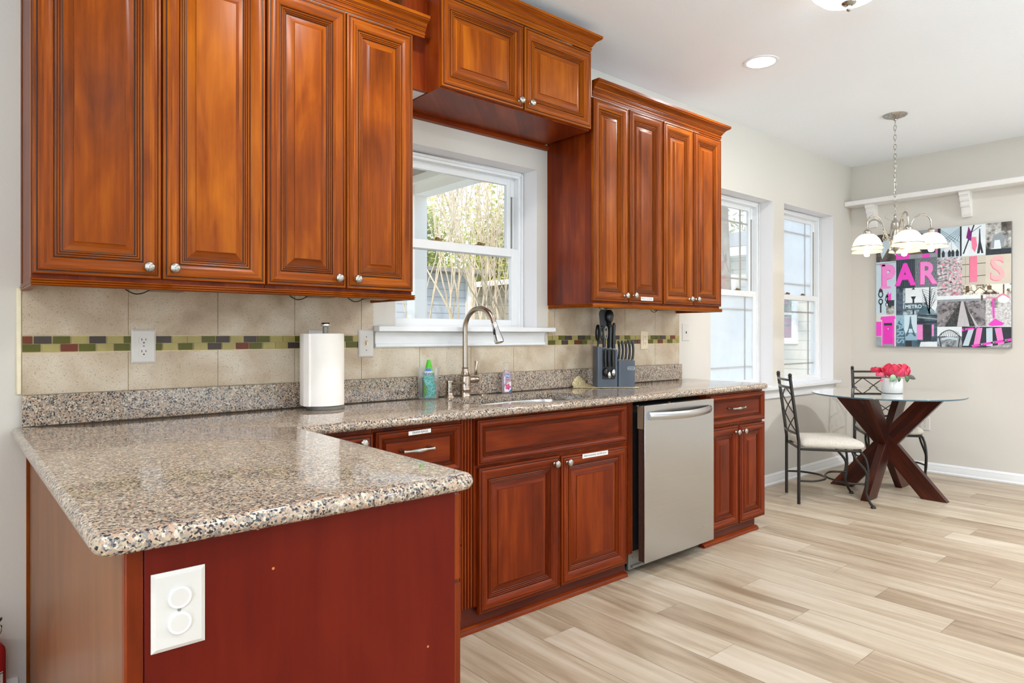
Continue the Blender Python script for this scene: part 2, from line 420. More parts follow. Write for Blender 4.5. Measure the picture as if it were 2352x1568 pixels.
        return o

def tag(o, label=None, cat=None, group=None, kind=None):
    if label: o['label'] = label
    if cat: o['category'] = cat
    if group: o['group'] = group
    if kind: o['kind'] = kind
    return o
def thing(name, loc, label=None, cat=None, group=None, rz=0, kind=None):
    o = bpy.data.objects.new(name, None); COL.objects.link(o); o.empty_display_size = .1
    o.location = loc; o.rotation_euler = (0, 0, rz); ORG[o] = Vector(loc)
    return tag(o, label, cat, group, kind)
def struct(o): o['kind'] = 'structure'; return o
def dup(root, loc, rz=0, **kw):
    r = root.copy(); COL.objects.link(r); r.location = loc; r.rotation_euler = (0, 0, rz); tag(r, **kw)
    for ch in list(root.children):
        c = ch.copy(); COL.objects.link(c); c.parent = r
        for g in list(ch.children):
            d = g.copy(); COL.objects.link(d); d.parent = c
    return r
def arc(c, r, a0, a1, n, ux, uy):
    c, ux, uy = Vector(c), Vector(ux), Vector(uy)
    return [c + ux * (r * math.cos(R(a0 + (a1 - a0) * i / n))) + uy * (r * math.sin(R(a0 + (a1 - a0) * i / n))) for i in range(n + 1)]
def spline(pts, n=8):
    P = [Vector(p) for p in pts]; P = [P[0] * 2 - P[1]] + P + [P[-1] * 2 - P[-2]]; out = []
    for i in range(1, len(P) - 2):
        for k in range(n):
            t = k / n
            out.append(.5 * (2 * P[i] + (P[i + 1] - P[i - 1]) * t + (2 * P[i - 1] - 5 * P[i] + 4 * P[i + 1] - P[i + 2]) * t * t + (3 * P[i] - P[i - 1] - 3 * P[i + 1] + P[i + 2]) * t ** 3))
    out.append(P[-2]); return out

# ================================================================== ROOM SHELL
XW, XE, YS, YN, ZC, TH = -3.2, 6.585, -6.5, 0.0, 2.80, .20
def wall_y(name, y0, y1, xa, xb, holes, mats=('wall', 'wallwhite')):
    """wall in plane y with rectangular holes (x0,x1,z0,z1), faces y0 (inside) and y1"""
    xs = sorted({xa, xb, *[h[0] for h in holes], *[h[1] for h in holes]}); zs = sorted({0, ZC, *[h[2] for h in holes], *[h[3] for h in holes]})
    mb = MB(); inh = lambda x, z: any(h[0] < x < h[1] and h[2] < z < h[3] for h in holes)
    for i in range(len(xs) - 1):
        for k in range(len(zs) - 1):
            if inh((xs[i] + xs[i + 1]) / 2, (zs[k] + zs[k + 1]) / 2): continue
            for y in (y0, y1): mb.poly([(xs[i], y, zs[k]), (xs[i + 1], y, zs[k]), (xs[i + 1], y, zs[k + 1]), (xs[i], y, zs[k + 1])])
    for x0, x1, z0, z1 in holes:
        for q in ([(x0, y0, z0), (x0, y1, z0), (x0, y1, z1), (x0, y0, z1)], [(x1, y0, z0), (x1, y1, z0), (x1, y1, z1), (x1, y0, z1)], [(x0, y0, z1), (x1, y0, z1), (x1, y1, z1), (x0, y1, z1)], [(x0, y0, z0), (x1, y0, z0), (x1, y1, z0), (x0, y1, z0)]): mb.poly(q, 1)
    return struct(mb.build(name, [M[m] for m in mats], smooth=10))
W1 = (1.609, 2.507, 1.236, 2.12); W2 = (4.212, 5.103, .79, 2.285); W3 = (5.288, 6.200, .79, 2.292)
wall_y('wall_north', 0, TH, XW - .2, XE + .2, [W1, W2, W3])
SL = [(-2.4, 0.0, .02, 2.15), (1.7, 4.1, .02, 2.15), (4.4, 6.3, .02, 2.15)]  # invented door openings, put in together with the added fill lamps
wall_y('wall_south', YS, YS - .15, XW - .2, XE + .2, SL)
struct(MB().box(XE, XE + .15, YS, 0, 0, ZC).build('wall_east', M['wall']))
mb = MB(); yh = (-4.6, -3.2); zh = (.6, 2.1)  # invented west opening, matched to its added fill lamp
for b in ((YS, yh[0], 0, ZC), (yh[1], 0, 0, ZC), (yh[0], yh[1], 0, zh[0]), (yh[0], yh[1], zh[1], ZC)): mb.box(XW - .15, XW, b[0], b[1], b[2], b[3])
struct(mb.build('wall_west', M['wall']))
struct(MB().box(XW - .2, XE + .2, YS - 1.6, TH, ZC, ZC + .15).build('ceiling', M['ceiling']))  # slab runs past the south wall as an added overhang to block sun

# floor of individual planks running towards the window wall
mb = MB(); mb.box(XW - .2, XE + .2, YS - .15, 0, -.05, -.0025, 1)
PW, PL = .1815, 1.22; ends = {0: -1.344, -1: -1.682, 3: -1.474, 2: -1.795, 6: -1.788, 7: -1.50, 8: -1.25, 4: -1.207, 5: -.93, 1: -1.009, 12: -1.247, 11: -1.46, 9: -.893, -3: -1.304, -5: -.79, -2: -.93}
plank_info = []
k0 = int((XW - 2.7145) / PW) - 1; k1 = int((XE - 2.7145) / PW) + 1
for k in range(k0, k1 + 1):
    x0 = max(XW, 2.7145 + k * PW); x1 = min(XE, 2.7145 + (k + 1) * PW)
    if x1 - x0 < .004: continue
    e = ends.get(k, -random.random() * PL)
    while e < 0: e += PL
    y1 = e
    while y1 > YS:
        y0 = y1 - PL; a, b = max(y0, YS), min(y1, 0)
        if b - a > .002:
            mb.poly([(x0 + .0007, a + .0006, 0), (x1 - .0007, a + .0006, 0), (x1 - .0007, b - .0006, 0), (x0 + .0007, b - .0006, 0)], 0, (0, 1, 0)); plank_info.append((len(mb.f) - 1, random.random(), random.random() * 50))
        y1 = y0
fl = struct(mb.build('floor', [M['floor'], M['seam']], merge=False))
att = fl.data.attributes.new('tone', 'FLOAT', 'FACE'); uvd = fl.data.uv_layers['UVMap'].data
for fi, tone, off in plank_info:
    att.data[fi].value = tone
    for li in fl.data.polygons[fi].loop_indices:
        u = uvd[li].uv; uvd[li].uv = (u[0] + off, u[1] + off * .37)

# baseboards
def baseboard(name, pts, nrm):
    """profile swept along straight line pts[0]->pts[1]; nrm points into the room"""
    prof = [(0, 0), (.022, 0), (.024, .012), (.016, .022), (.014, .060), (.012, .066), (.013, .070), (.008, .082), (.004, .086), (0, .088)]
    n = Vector(nrm); mb = MB(); mb.grid([[Vector(p) + n * d + V(0, 0, z) for d, z in prof] for p in pts], 0, False)
    return struct(mb.build(name, M['white'], smooth=25))
baseboard('baseboard_north', [(3.93, -.0005, 0), (XE, -.0005, 0)], (0, -1, 0))
baseboard('baseboard_east', [(XE - .0005, 0, 0), (XE - .0005, YS, 0)], (-1, 0, 0))
baseboard('baseboard_west', [(XW, -.0005, 0), (.19, -.0005, 0)], (0, -1, 0))

# ------------------------------------------------------------------ windows
def ring(mb, x0, x1, z0, z1, y0, y1, wl, wr, wb, wt, m=0):
    mb.box(x0, x0 + wl, y0, y1, z0, z1, m); mb.box(x1 - wr, x1, y0, y1, z0, z1, m)
    mb.box(x0 + wl, x1 - wr, y0, y1, z0, z0 + wb, m); mb.box(x0 + wl, x1 - wr, y0, y1, z1 - wt, z1, m)
def window(n, hole, yf, zm, prairie, up, lo):
    x0, x1, z0, z1 = hole
    w = thing('window_%d' % n, ((x0 + x1) / 2, yf, z0), kind='structure')
    e = .001
    mb = MB(); ring(mb, x0 + e, x1 - e, z0 + e, z1 - e, yf, yf + .075, .034, .034, .02, .034)
    ring(mb, x0 + .006, x1 - .006, z0 + .004, z1 - .006, yf - .008, yf + .001, .016, .016, .012, .016)
    mb.build('window_frame', M['white'], w, bevel=.002)
    fx0, fx1, fz0, fz1 = x0 + .034, x1 - .034, z0 + .021, z1 - .034
    mb = MB(); ring(mb, fx0, fx1, zm - .022, fz1, yf + .044, yf + .068, .052, .052, .04, .036); us = mb.build('upper_sash', M['white'], w, bevel=.002)
    mb = MB(); ring(mb, fx0, fx1, fz0, zm + .022, yf + .010, yf + .038, .044, .044, .032, .044); ls = mb.build('lower_sash', M['white'], w, bevel=.002)
    MB().box(fx0 + .05, fx1 - .05, yf + .054, yf + .058, zm + .016, fz1 - .034).build('pane', up, us)
    MB().box(fx0 + .042, fx1 - .042, yf + .022, yf + .026, fz0 + .03, zm - .02).build('pane', lo, ls)
    for f in (.35, .68):
        xl = fx0 + (fx1 - fx0) * f; mb = MB()
        mb.box(xl - .028, xl + .028, yf + .012, yf + .036, zm + .0222, zm + .028); mb.lathe((xl, yf + .022, zm + .028), [(.012, 0), (.012, .01), (.007, .014)], 12); mb.obox((xl + .016, yf + .018, zm + .034), (.02, 0, 0), (0, .004, 0), (0, 0, .003))
        mb.build('sash_lock', M['brass'], ls)
    mb = MB(); mb.box(fx1 - .030, fx1 - .002, yf + .038, yf + .046, fz1 - .10, fz1 - .01); mb.box(fx1 - .024, fx1 - .014, yf + .040, yf + .046, zm + .03, fz1 - .10, 1); mb.build('balance_track', [M['white'], M['steelgrey']], w)
    if prairie:
        for sash, gx0, gx1, gz0, gz1, yy in ((us, fx0 + .052, fx1 - .052, zm + .018, fz1 - .036, yf + .058), (ls, fx0 + .044, fx1 - .044, fz0 + .032, zm - .022, yf + .026)):
            mb = MB(); d = .105
            for x in (gx0 + d, gx1 - d): mb.box(x - .007, x + .007, yy, yy + .008, gz0, gz1)
            for z in (gz0 + d, gz1 - d): mb.box(gx0, gx1, yy + .0005, yy + .0085, z - .007, z + .007)
            mb.build('muntin', M['taupegrille'], sash)
    return w
M['taupegrille'] = plain('grille_taupe', (176, 164, 156), .4)
w1 = window(1, W1, .112, 1.665, False, M['pane'], M['pane'])
w2 = window(2, W2, .118, 1.535, True, M['fogl'], M['fog'])
w3 = window(3, W3, .118, 1.535, True, M['fog'], M['fogl'])
# stool (sill) and apron mouldings
def sill(name, x0, x1, z, xa0, xa1, hole_y, m):
    mb = MB(); mb.box(x0, x1, -.058, -.001, z - .026, z); 
    o = mb.build(name, m, bevel=.004); struct(o)
    mb = MB(); mb.prism([(-.001, z - .1), (-.014, z - .1), (-.020, z - .094), (-.020, z - .084), (-.013, z - .078), (-.012, z - .05), (-.016, z - .035), (-.022, z - .0275), (-.001, z - .0275)], 'x', xa0, xa1)
    mb.build('apron', m, o)
    return o
s1 = sill('trim_1', 1.492, 2.600, 1.247, 1.497, 2.552, .11, M['white'])
for h, nm in ((W1, 'trim_3'),): struct(MB().box(h[0] + .001, h[1] - .001, -.0008, .111, 1.2362, 1.247).build(nm, M['white']))
s2 = sill('trim_2', 4.15, 6.24, .792, 4.2, 6.18, .115, M['white'])
# (window stools inside the dining openings)
for h, nm in ((W2, 'trim_4'), (W3, 'trim_5')): struct(MB().box(h[0] + .001, h[1] - .001, -.0008, .117, .7902, .796).build(nm, M['white']))

# ------------------------------------------------------------------ tile backsplash
mb = MB()
def tiles(xs, z0, z1):
    for a, b in zip(xs[:-1], xs[1:]): mb.box(a + .0012, b - .0012, -.0085, -.002, z0 + .001, z1 - .001, 0, (1, 0, 0))
mb.box(.2, 1.49, -.0045, -.0005, 1.0, 1.37, 1); mb.box(2.588, 3.823, -.0045, -.0005, 1.0, 1.37, 1); mb.box(1.49, 2.588, -.0045, -.0005, 1.0, 1.148, 1)
tiles([.2, .508, .815, 1.122, 1.43, 1.4895], 1.205, 1.372)
tiles([2.588, 2.639, 2.946, 3.251, 3.555, 3.823], 1.205, 1.372)
tiles([.2, .508, .815, 1.122, 1.43, 1.737, 2.044, 2.33, 2.639, 2.946, 3.251, 3.555, 3.823], 1.008, 1.147)
names = ['mo_khaki', 'mo_olive', 'mo_grey', 'mo_rust']
seqA = 'rgokgkokgkkogkgokkokgkokkgkoogkrkokgk'; seqB = 'okrokokokokgkrokkgkokkogrkokrkokkgo'
rr = random.Random(3); mo = {'k': 2, 'o': 3, 'g': 4, 'r': 5}
for row, (z0, z1, seq, off) in enumerate(((1.1772, 1.2022, seqA, .03), (1.1505, 1.1755, seqB, .004))):
    for xa, xb, so in ((.201, 1.49, 0), (2.588, 3.8225, 9)):
        x = xa - (.052 - off if row == 0 else 0); i = so
        while x < xb:
            a, b = max(x, xa), min(x + .0505, xb)
            if b - a > .006: mb.box(a + .001, b - .001, -.0095, -.003, z0, z1, mo[seq[i % len(seq)]])
            x += .0525; i += 1
struct(mb.build('trim_6', [M['tile'], M['grout']] + [M[n] for n in names], smooth=20))
bpy.data.objects['trim_6'].name = 'wall_backsplash_tile'
struct(MB().box(.186, .1995, -.0105, -.0005, 1.011, 1.362).build('trim_7', M['trimcream'], bevel=.003))

# ================================================================== CABINETS
def rounded_profile():
    return [(0, -.019, 0), (0, -.004, 0), (.0015, -.0012, 0), (.004, 0, 0), (.0080, 0, 0), (.0090, -.0026, 1), (.0114, -.0026, 1), (.0128, .0004, 0), (.016, .0026, 0), (.021, .0036, 0), (.027, .0032, 0), (.034, .0010, 0), (.041, -.0022, 0), (.047, -.0060, 0), (.0498, -.0082, 0), (.0506, -.0118, 1), (.0530, -.0118, 1),
            (.0538, -.0080, 0), (.0562, -.0066, 0), (.0584, -.0078, 0), (.0590, -.0112, 1), (.0606, -.0112, 1), (.0612, -.0092, 0), (.0634, -.0080, 0), (.0654, -.0094, 0), (.0660, -.0126, 1), (.0676, -.0126, 1), (.0682, -.0106, 0), (.0702, -.0096, 0), (.0720, -.0110, 0), (.0728, -.0150, 1), (.0752, -.0150, 1)]
def door_mesh(w, h, mapf, kind='panel', k=1.0):
    """mitred frame with beads and raised field; mapf maps (across, outward, up) to world"""
    prof = [(i * k, o, m) for i, o, m in rounded_profile()]
    if kind == 'panel': prof += [(.077 * k, -.0146, 0), (.088 * k, -.0112, 0), (.1005 * k, -.0058, 0), (.1012 * k, -.0030, 0), (.1030 * k, -.0028, 0)]
    else: prof += [(.0765 * k, -.0128, 0)]
    mb = MB()
    def rect(i, o): return [(i, o, i), (w - i, o, i), (w - i, o, h - i), (i, o, h - i)]
    gx = Vector(mapf(1, 0, 0)) - Vector(mapf(0, 0, 0)); gz = V(0, 0, 1)
    for (i0, o0, m0), (i1, o1, m1) in zip(prof[:-1], prof[1:]):
        a, b = rect(i0, o0), rect(i1, o1)
        for j in range(4):
            n = (j + 1) % 4
            mb.poly([mapf(*a[j]), mapf(*a[n]), mapf(*b[n]), mapf(*b[j])], 1 if (m0 and m1) else 0, gx if j % 2 == 0 else gz)
    i, o, _ = prof[-1]; mb.poly([mapf(*p) for p in rect(i, o)], 0, gz if h > w * .8 or kind == 'panel' else gx)
    mb.poly([mapf(*p) for p in rect(0, -.019)][::-1], 0, gz)
    return mb
def knob(parent, p, out, r=.0165):
    """ribbed round knob on a stem, pointing along unit vector out"""
    mb = MB(); o = Vector(out); p = Vector(p)
    ax = 'y' if abs(o.y) > .5 else 'x'; sg = o.y if ax == 'y' else o.x
    mb.lathe(p, [(.009, 0), (.009, .002 * sg), (.0055, .004 * sg), (.005, .014 * sg), (.010, .0165 * sg)], 14, 0, ax)
    seg, rings = 28, 9; rows = []
    u = V(1, 0, 0) if ax == 'y' else V(0, 1, 0); c = p + o * .0235
    for i in range(rings + 1):
        th = math.pi * i / rings; row = []
        for kk in range(seg):
            a = 2 * math.pi * kk / seg
            rad = r * math.sin(th) * (1 + .045 * math.cos(7 * (a + th * .7)))
            row.append(c + (u * math.cos(a) + V(0, 0, 1) * math.sin(a)) * rad + o * (.0085 * math.cos(th)))
        rows.append(row)
    mb.grid(rows, 0, True); return mb.build('knob', M['nickel'], parent, smooth=60)
def pull(parent, x0, x1, y, z):
    mb = MB(); xm = (x0 + x1) / 2; L = (x1 - x0) / 2
    for s in (-1, 1): mb.lathe((xm + s * L * .92, y, z), [(.009, 0), (.008, -.004), (.005, -.010), (.006, -.024), (.004, -.028)], 12, 0, 'y')
    pts = [(xm + L * t, y - .026 - .008 * math.cos(t * math.pi / 2), z) for t in [i / 14 * 2 - 1 for i in range(15)]]
    rs = [.0055 + .0035 * math.exp(-(t / .38) ** 2) - .0012 * math.exp(-((abs(t) - .55) / .12) ** 2) + (.002 if abs(t) > .93 else 0) for t in [i / 14 * 2 - 1 for i in range(15)]]
    mb.tube(pts, rs, 12); return mb.build('pull_handle', M['nickel'], parent, smooth=60)
def door(parent, name, x0, x1, z0, z1, yf, mat, kind='panel', k=1.0, knob_at=None, label=None):
    mb = door_mesh(x1 - x0, z1 - z0, lambda a, o, c: (x0 + a, yf - o, z0 + c), kind, k)
    d = mb.build(name, [mat, M['glaze']], parent, smooth=30)
    if knob_at: knob(d, (knob_at[0], yf - .0004, knob_at[1]), (0, -1, 0))
    if label: d['label'] = label
    return d
def sticker(parent, x0, x1, z0, z1, y, txt, size, tilt=0.0, ang=0.0):
    mb = MB(); dz = tilt
    mb.poly([(x0, y, z0), (x1, y, z0 + dz), (x1, y, z1 + dz), (x0, y, z1)]); mb.poly([(x0, y + .0006, z0), (x1, y + .0006, z0 + dz), (x1, y + .0006, z1 + dz), (x0, y + .0006, z1)][::-1])
    mb.text(txt, size, ((x0 + x1) / 2, y - .0005, (z0 + z1) / 2 + dz / 2), (1, 0, dz / (x1 - x0)), (0, 0, 1), 1)
    o = mb.build('label_sticker', [M['label'], M['ink']], parent, merge=False); return o

CROWN = [(0, 0), (.004, 0), (.004, .010), (.007, .012), (.007, .018), (.004, .021), (.006, .026), (.010, .027), (.010, .031), (.013, .032), (.013, .036), (.016, .038), (.019, .044), (.026, .052), (.034, .057), (.041, .060), (.043, .064), (.047, .066), (.047, .078), (0, .078)]
def moulding(name, path, prof, mat, loc=None, zb=0, sc=1.0):
    """sweep (outward, up) profile along an open polyline path of (x,y) with mitred corners; outward = right-hand side"""
    P = [Vector((p[0], p[1])) for p in path]; rows = []
    for i, p in enumerate(P):
        d1 = (P[i] - P[i - 1]).normalized() if i else (P[1] - P[0]).normalized()
        d2 = (P[i + 1] - P[i]).normalized() if i < len(P) - 1 else d1
        n1, n2 = V(d1.y, -d1.x, 0), V(d2.y, -d2.x, 0); b = (n1 + n2); b = b / max(.2, b.dot(n1)) if b.length > 1e-6 else n1
        rows.append([V(p.x, p.y, zb) + b * (d * sc) + V(0, 0, z * sc) for d, z in prof])
    mb = MB(); mb.grid(rows, 0, True, None, True, True)
    return mb.build(name, mat, smooth=25, loc=loc)

YD = -.35   # upper door face
def wall_cabinet(name, label, x0, x1, z0, z1, yc, doors, knobs, yd, group=None):
    t = thing('wall_cabinet', ((x0 + x1) / 2, 0, z0), label, 'cabinet', group)
    mb = MB(); mb.box(x0, x1, yc, -.001, z0, z1, 0, (0, 0, 1)); mb.build('cabinet_body', M['cherry_red_light_shift'], t, bevel=.001)
    ds = []
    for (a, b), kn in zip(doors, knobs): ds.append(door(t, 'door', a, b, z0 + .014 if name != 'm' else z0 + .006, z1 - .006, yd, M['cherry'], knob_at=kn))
    return t, ds
ULZ = (1.372, 2.456)
A, _ = wall_cabinet('u', 'tall cherry wall cabinet at the far left, end panel beside the grey wall', .200, .8755, *ULZ, -.3305, [(.200, .538), (.543, .874)], [(.499, 1.422), (.574, 1.423)], YD)
# side panel trim seen at the left end
MB().box(.1975, .1995, -.33, -.30, 1.374, 2.45, 0).build('edge_strip', M['cherry'], A)
mb = MB(); mb.box(.1972, .1995, -.03, -.002, 1.374, 2.45, 0); mb.build('scribe_strip', M['cherry'], A)
wall_cabinet('u', 'tall cherry wall cabinet just left of the kitchen window, above the paper towels', .8765, 1.490, *ULZ, -.3305, [(.881, 1.184), (1.189, 1.486)], [(1.148, 1.423), (1.226, 1.423)], YD)
C1, dC1 = wall_cabinet('u', 'tall cherry wall cabinet just right of the window, with a white sticker on its door', 2.587, 3.1905, *ULZ, -.3305, [(2.590, 2.870), (2.884, 3.178)], [(2.838, 1.420), (2.912, 1.424)], YD)
sticker(dC1[1], 2.974, 3.084, 1.399, 1.419, YD - .0043, 'MUGS GLASSES', .0145)
C2, _ = wall_cabinet('u', 'tall cherry wall cabinet at the right end of the run, beside the dining windows', 3.1915, 3.797, *ULZ, -.3305, [(3.194, 3.486), (3.495, 3.793)], [(3.442, 1.422), (3.512, 1.423)], YD)
MID, _ = wall_cabinet('m', 'short two-door cherry cabinet hung above the kitchen window', 1.607, 2.540, 2.258, 2.662, -.361, [(1.609, 2.072), (2.080, 2.538)], [(2.045, 2.296), (2.112, 2.298)], -.38)
mb = MB(); mb.box(1.607, 2.575, -.030, -.001, 2.236, 2.2575, 0); mb.build('back_cleat', M['cherry_red_light_shift'], MID)
fl_ = thing('filler_strip', (1.55, 0, 2.26), 'flat cherry filler board between the left wall cabinets and the short cabinet', 'filler')
MB().box(1.4915, 1.606, -.275, -.255, 2.262, 2.662, 0, (0, 0, 1)).build('board', M['cherry_red_light_shift'], fl_)
mb = MB(); mb.box(1.4915, 1.606, -.255, -.001, 2.262, 2.276); mb.build('underside', M['wallwhite'], fl_)
# mitred crown mouldings
def crown_thing(path, zb, label, sc=1.0):
    o = moulding('crown_moulding', path, CROWN, M['cherry'], (path[1][0], path[1][1], zb), zb, sc)
    return tag(o, label, 'moulding')
crown_thing([(.200, -.001), (.200, YD + .012), (1.548, YD + .012)], 2.457, 'stepped cherry crown moulding along the top of the left wall cabinets', 1.0)
crown_thing([(2.587, YD + .012), (3.797, YD + .012), (3.797, -.001)], 2.457, 'stepped cherry crown moulding along the top of the right wall cabinets', 1.06)
crown_thing([(1.607, -.001), (1.607, -.370), (2.540, -.370), (2.540, -.001)], 2.6635, 'highest cherry crown moulding, on top of the short cabinet over the window', 1.0)
RAIL = [(0, 0), (.004, .0015), (.006, .004), (.004, .0065), (.002, .007), (.005, .0085), (.007, .011), (.005, .0135), (.002, .014), (.004, .0155), (.006, .018), (.004, .0205), (0, .021)]
for pth, lb in (([(.201, -.012), (.201, -.345), (1.490, -.345), (1.490, -.012)], 'reeded cherry light rail under the left wall cabinets'), ([(2.587, -.012), (2.587, -.345), (3.797, -.345), (3.797, -.012)], 'reeded cherry light rail under the right wall cabinets')):
    prof = [(-.018, 0)] + RAIL + [(-.018, .021)]
    tag(moulding('light_rail', pth, prof, M['cherry'], (pth[1][0], pth[1][1], 1.351), 1.351), lb, 'moulding')
# under-cabinet puck lights with dangling leads
for px, lb in ((.60, 'slim under-cabinet light above the left wall outlet, unlit'), (1.17, 'slim under-cabinet light above the paper towel roll, unlit'), (1.42, 'slim under-cabinet light nearest the kitchen window, unlit'), (2.98, 'slim under-cabinet light above the knife block, unlit'), (3.45, 'slim under-cabinet light above the cream outlet, unlit')):
    t = thing('cabinet_light', (px, -.15, 1.358), lb, 'light')
    MB().box(px - .05, px + .05, -.185, -.115, 1.3575, 1.3715).build('housing', M['taupe'], t, bevel=.003)
    MB().tube(spline([(px - .05, -.15, 1.364), (px - .075, -.15, 1.350), (px - .10, -.15, 1.347), (px - .125, -.15, 1.360), (px - .13, -.15, 1.371)], 5), .0022, 6).build('cord', M['black'], t)

# ------------------------------------------------------------------ base cabinets
YB, YBC = -.58, -.5605
def base_cabinet(label, x0, x1, bodyx=None, hollow=False):
    t = thing('base_cabinet', ((x0 + x1) / 2, -.3, 0), label, 'cabinet')
    b = bodyx or (x0, x1); mb = MB()
    if hollow:
        for q in ((b[0], b[0] + .018, YBC, -.001, .1005, .868), (b[1] - .018, b[1], YBC, -.001, .1005, .868), (b[0] + .018, b[1] - .018, YBC, -.001, .1005, .118), (b[0] + .018, b[1] - .018, -.012, -.001, .118, .868), (b[0] + .018, b[1] - .018, YBC, YBC + .004, .118, .868)): mb.box(*q, 0, (0, 0, 1))
    else: mb.box(b[0], b[1], YBC, -.001, .1005, .868, 0, (0, 0, 1))
    mb.build('cabinet_body', M['cherry_red_light_shift'], t)
    return t
CC = base_cabinet('cherry corner base cabinet, its narrow door knob peeking over the peninsula worktop', .862, 1.178)
door(CC, 'door', .925, 1.174, .07, .852, YB, M['cherry_red_light_shift'], knob_at=(1.128, .824))
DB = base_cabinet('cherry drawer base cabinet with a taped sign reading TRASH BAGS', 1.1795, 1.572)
d = door(DB, 'drawer', 1.186, 1.566, .668, .855, YB, M['cherry_red_light_shift'], 'flat', .62); pull(d, 1.290, 1.424, YB + .008, .776)
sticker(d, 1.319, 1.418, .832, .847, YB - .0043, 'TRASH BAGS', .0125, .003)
d = door(DB, 'drawer', 1.186, 1.566, .375, .660, YB, M['cherry_red_light_shift'], 'flat', .9); pull(d, 1.305, 1.445, YB + .008, .520)
d = door(DB, 'drawer', 1.186, 1.566, .070, .367, YB, M['cherry_red_light_shift'], 'flat', .9); pull(d, 1.305, 1.445, YB + .008, .220)
def fluted(x0, x1, label):
    n = 4; mb = MB(); pts = [(x0, -.54), ]
    w = (x1 - x0) / n
    for i in range(n):
        a = x0 + i * w; pts += [(a + .0015, -.556), (a + .003, -.562), (a + .005, -.564), (a + w - .005, -.564), (a + w - .003, -.562), (a + w - .0015, -.556)]
    pts += [(x1, -.54)]; mb.prism(pts, 'z', .105, .866)
    return tag(mb.build('fluted_filler', M['cherry_red_light_shift'], smooth=20, loc=((x0 + x1) / 2, -.55, .105)), label, 'filler')
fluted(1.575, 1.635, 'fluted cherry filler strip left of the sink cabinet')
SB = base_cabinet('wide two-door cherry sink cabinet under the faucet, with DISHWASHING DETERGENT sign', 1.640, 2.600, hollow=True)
door(SB, 'false_drawer_front', 1.647, 2.583, .676, .860, YB, M['cherry_red_light_shift'], 'flat', .66)
door(SB, 'door', 1.655, 2.113, .070, .664, YB, M['cherry_red_light_shift'], knob_at=(2.078, .632))
d = door(SB, 'door', 2.125, 2.580, .073, .658, YB, M['cherry_red_light_shift'], knob_at=(2.158, .629))
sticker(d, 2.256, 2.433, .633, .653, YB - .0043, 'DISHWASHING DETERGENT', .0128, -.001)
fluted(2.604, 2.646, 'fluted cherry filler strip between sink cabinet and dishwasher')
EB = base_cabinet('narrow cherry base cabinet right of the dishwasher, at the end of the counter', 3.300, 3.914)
d = door(EB, 'drawer', 3.316, 3.914, .680, .855, YB, M['cherry_red_light_shift'], 'flat', .62); pull(d, 3.512, 3.652, YB + .008, .773)
door(EB, 'door', 3.316, 3.610, .080, .668, YB, M['cherry_red_light_shift'], knob_at=(3.580, .631))
door(EB, 'door', 3.624, 3.914, .080, .665, YB, M['cherry_red_light_shift'], knob_at=(3.655, .631))
# toe kicks with shoe moulding
for x0, x1, lb in ((.905, 2.600, 'dark cherry toe kick with shoe moulding below the sink cabinet'), (3.268, 3.845, 'dark cherry toe kick with loose shoe moulding below the end cabinet')):
    t = thing('toe_kick', ((x0 + x1) / 2, -.53, 0), lb, 'toe kick')
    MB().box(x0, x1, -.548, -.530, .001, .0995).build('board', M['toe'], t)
    q = [(-.549, .001), (-.570, .001), (-.570, .006), (-.568, .013), (-.562, .019), (-.553, .023), (-.549, .024)]
    MB().prism(q, 'x', x0, x1 + (.012 if x0 > 3 else 0)).build('shoe_moulding', M['cherry_red_light_shift'], t)

# peninsula
PN = thing('peninsula_cabinet', (.54, -1.04, 0), 'dark red cherry peninsula with plain end panel, nearest the camera', 'cabinet')
mb = MB(); mb.box(.236, .855, -1.505, -.562, .1, .868, 0, (0, 0, 1)); mb.box(.236, .80, -1.505, -.562, .001, .1, 0, (1, 0, 0)); mb.build('cabinet_body', M['cherry_red_light_shift'], PN)
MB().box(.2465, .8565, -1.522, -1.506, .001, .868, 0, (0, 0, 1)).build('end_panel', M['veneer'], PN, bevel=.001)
MB().box(.2185, .2455, -1.5235, -1.500, .001, .868, 0, (0, 0, 1)).build('corner_post', M['cherry_red_light_shift'], PN, bevel=.003)
MB().box(.2200, .2355, -1.4995, -.02, .001, .868, 0, (0, 0, 1)).build('side_panel', M['side_sheen'] if 'side_sheen' in M else M['veneer'], PN)
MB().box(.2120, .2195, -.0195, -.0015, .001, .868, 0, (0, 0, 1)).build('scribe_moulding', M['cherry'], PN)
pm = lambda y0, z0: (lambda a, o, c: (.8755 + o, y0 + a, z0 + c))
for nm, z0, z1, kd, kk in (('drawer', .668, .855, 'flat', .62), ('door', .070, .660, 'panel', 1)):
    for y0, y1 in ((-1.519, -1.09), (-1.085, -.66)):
        door_mesh(y1 - y0, z1 - z0, pm(y0, z0), kd, kk).build(nm, [M['cherry_red_light_shift'], M['glaze']], PN, smooth=30)

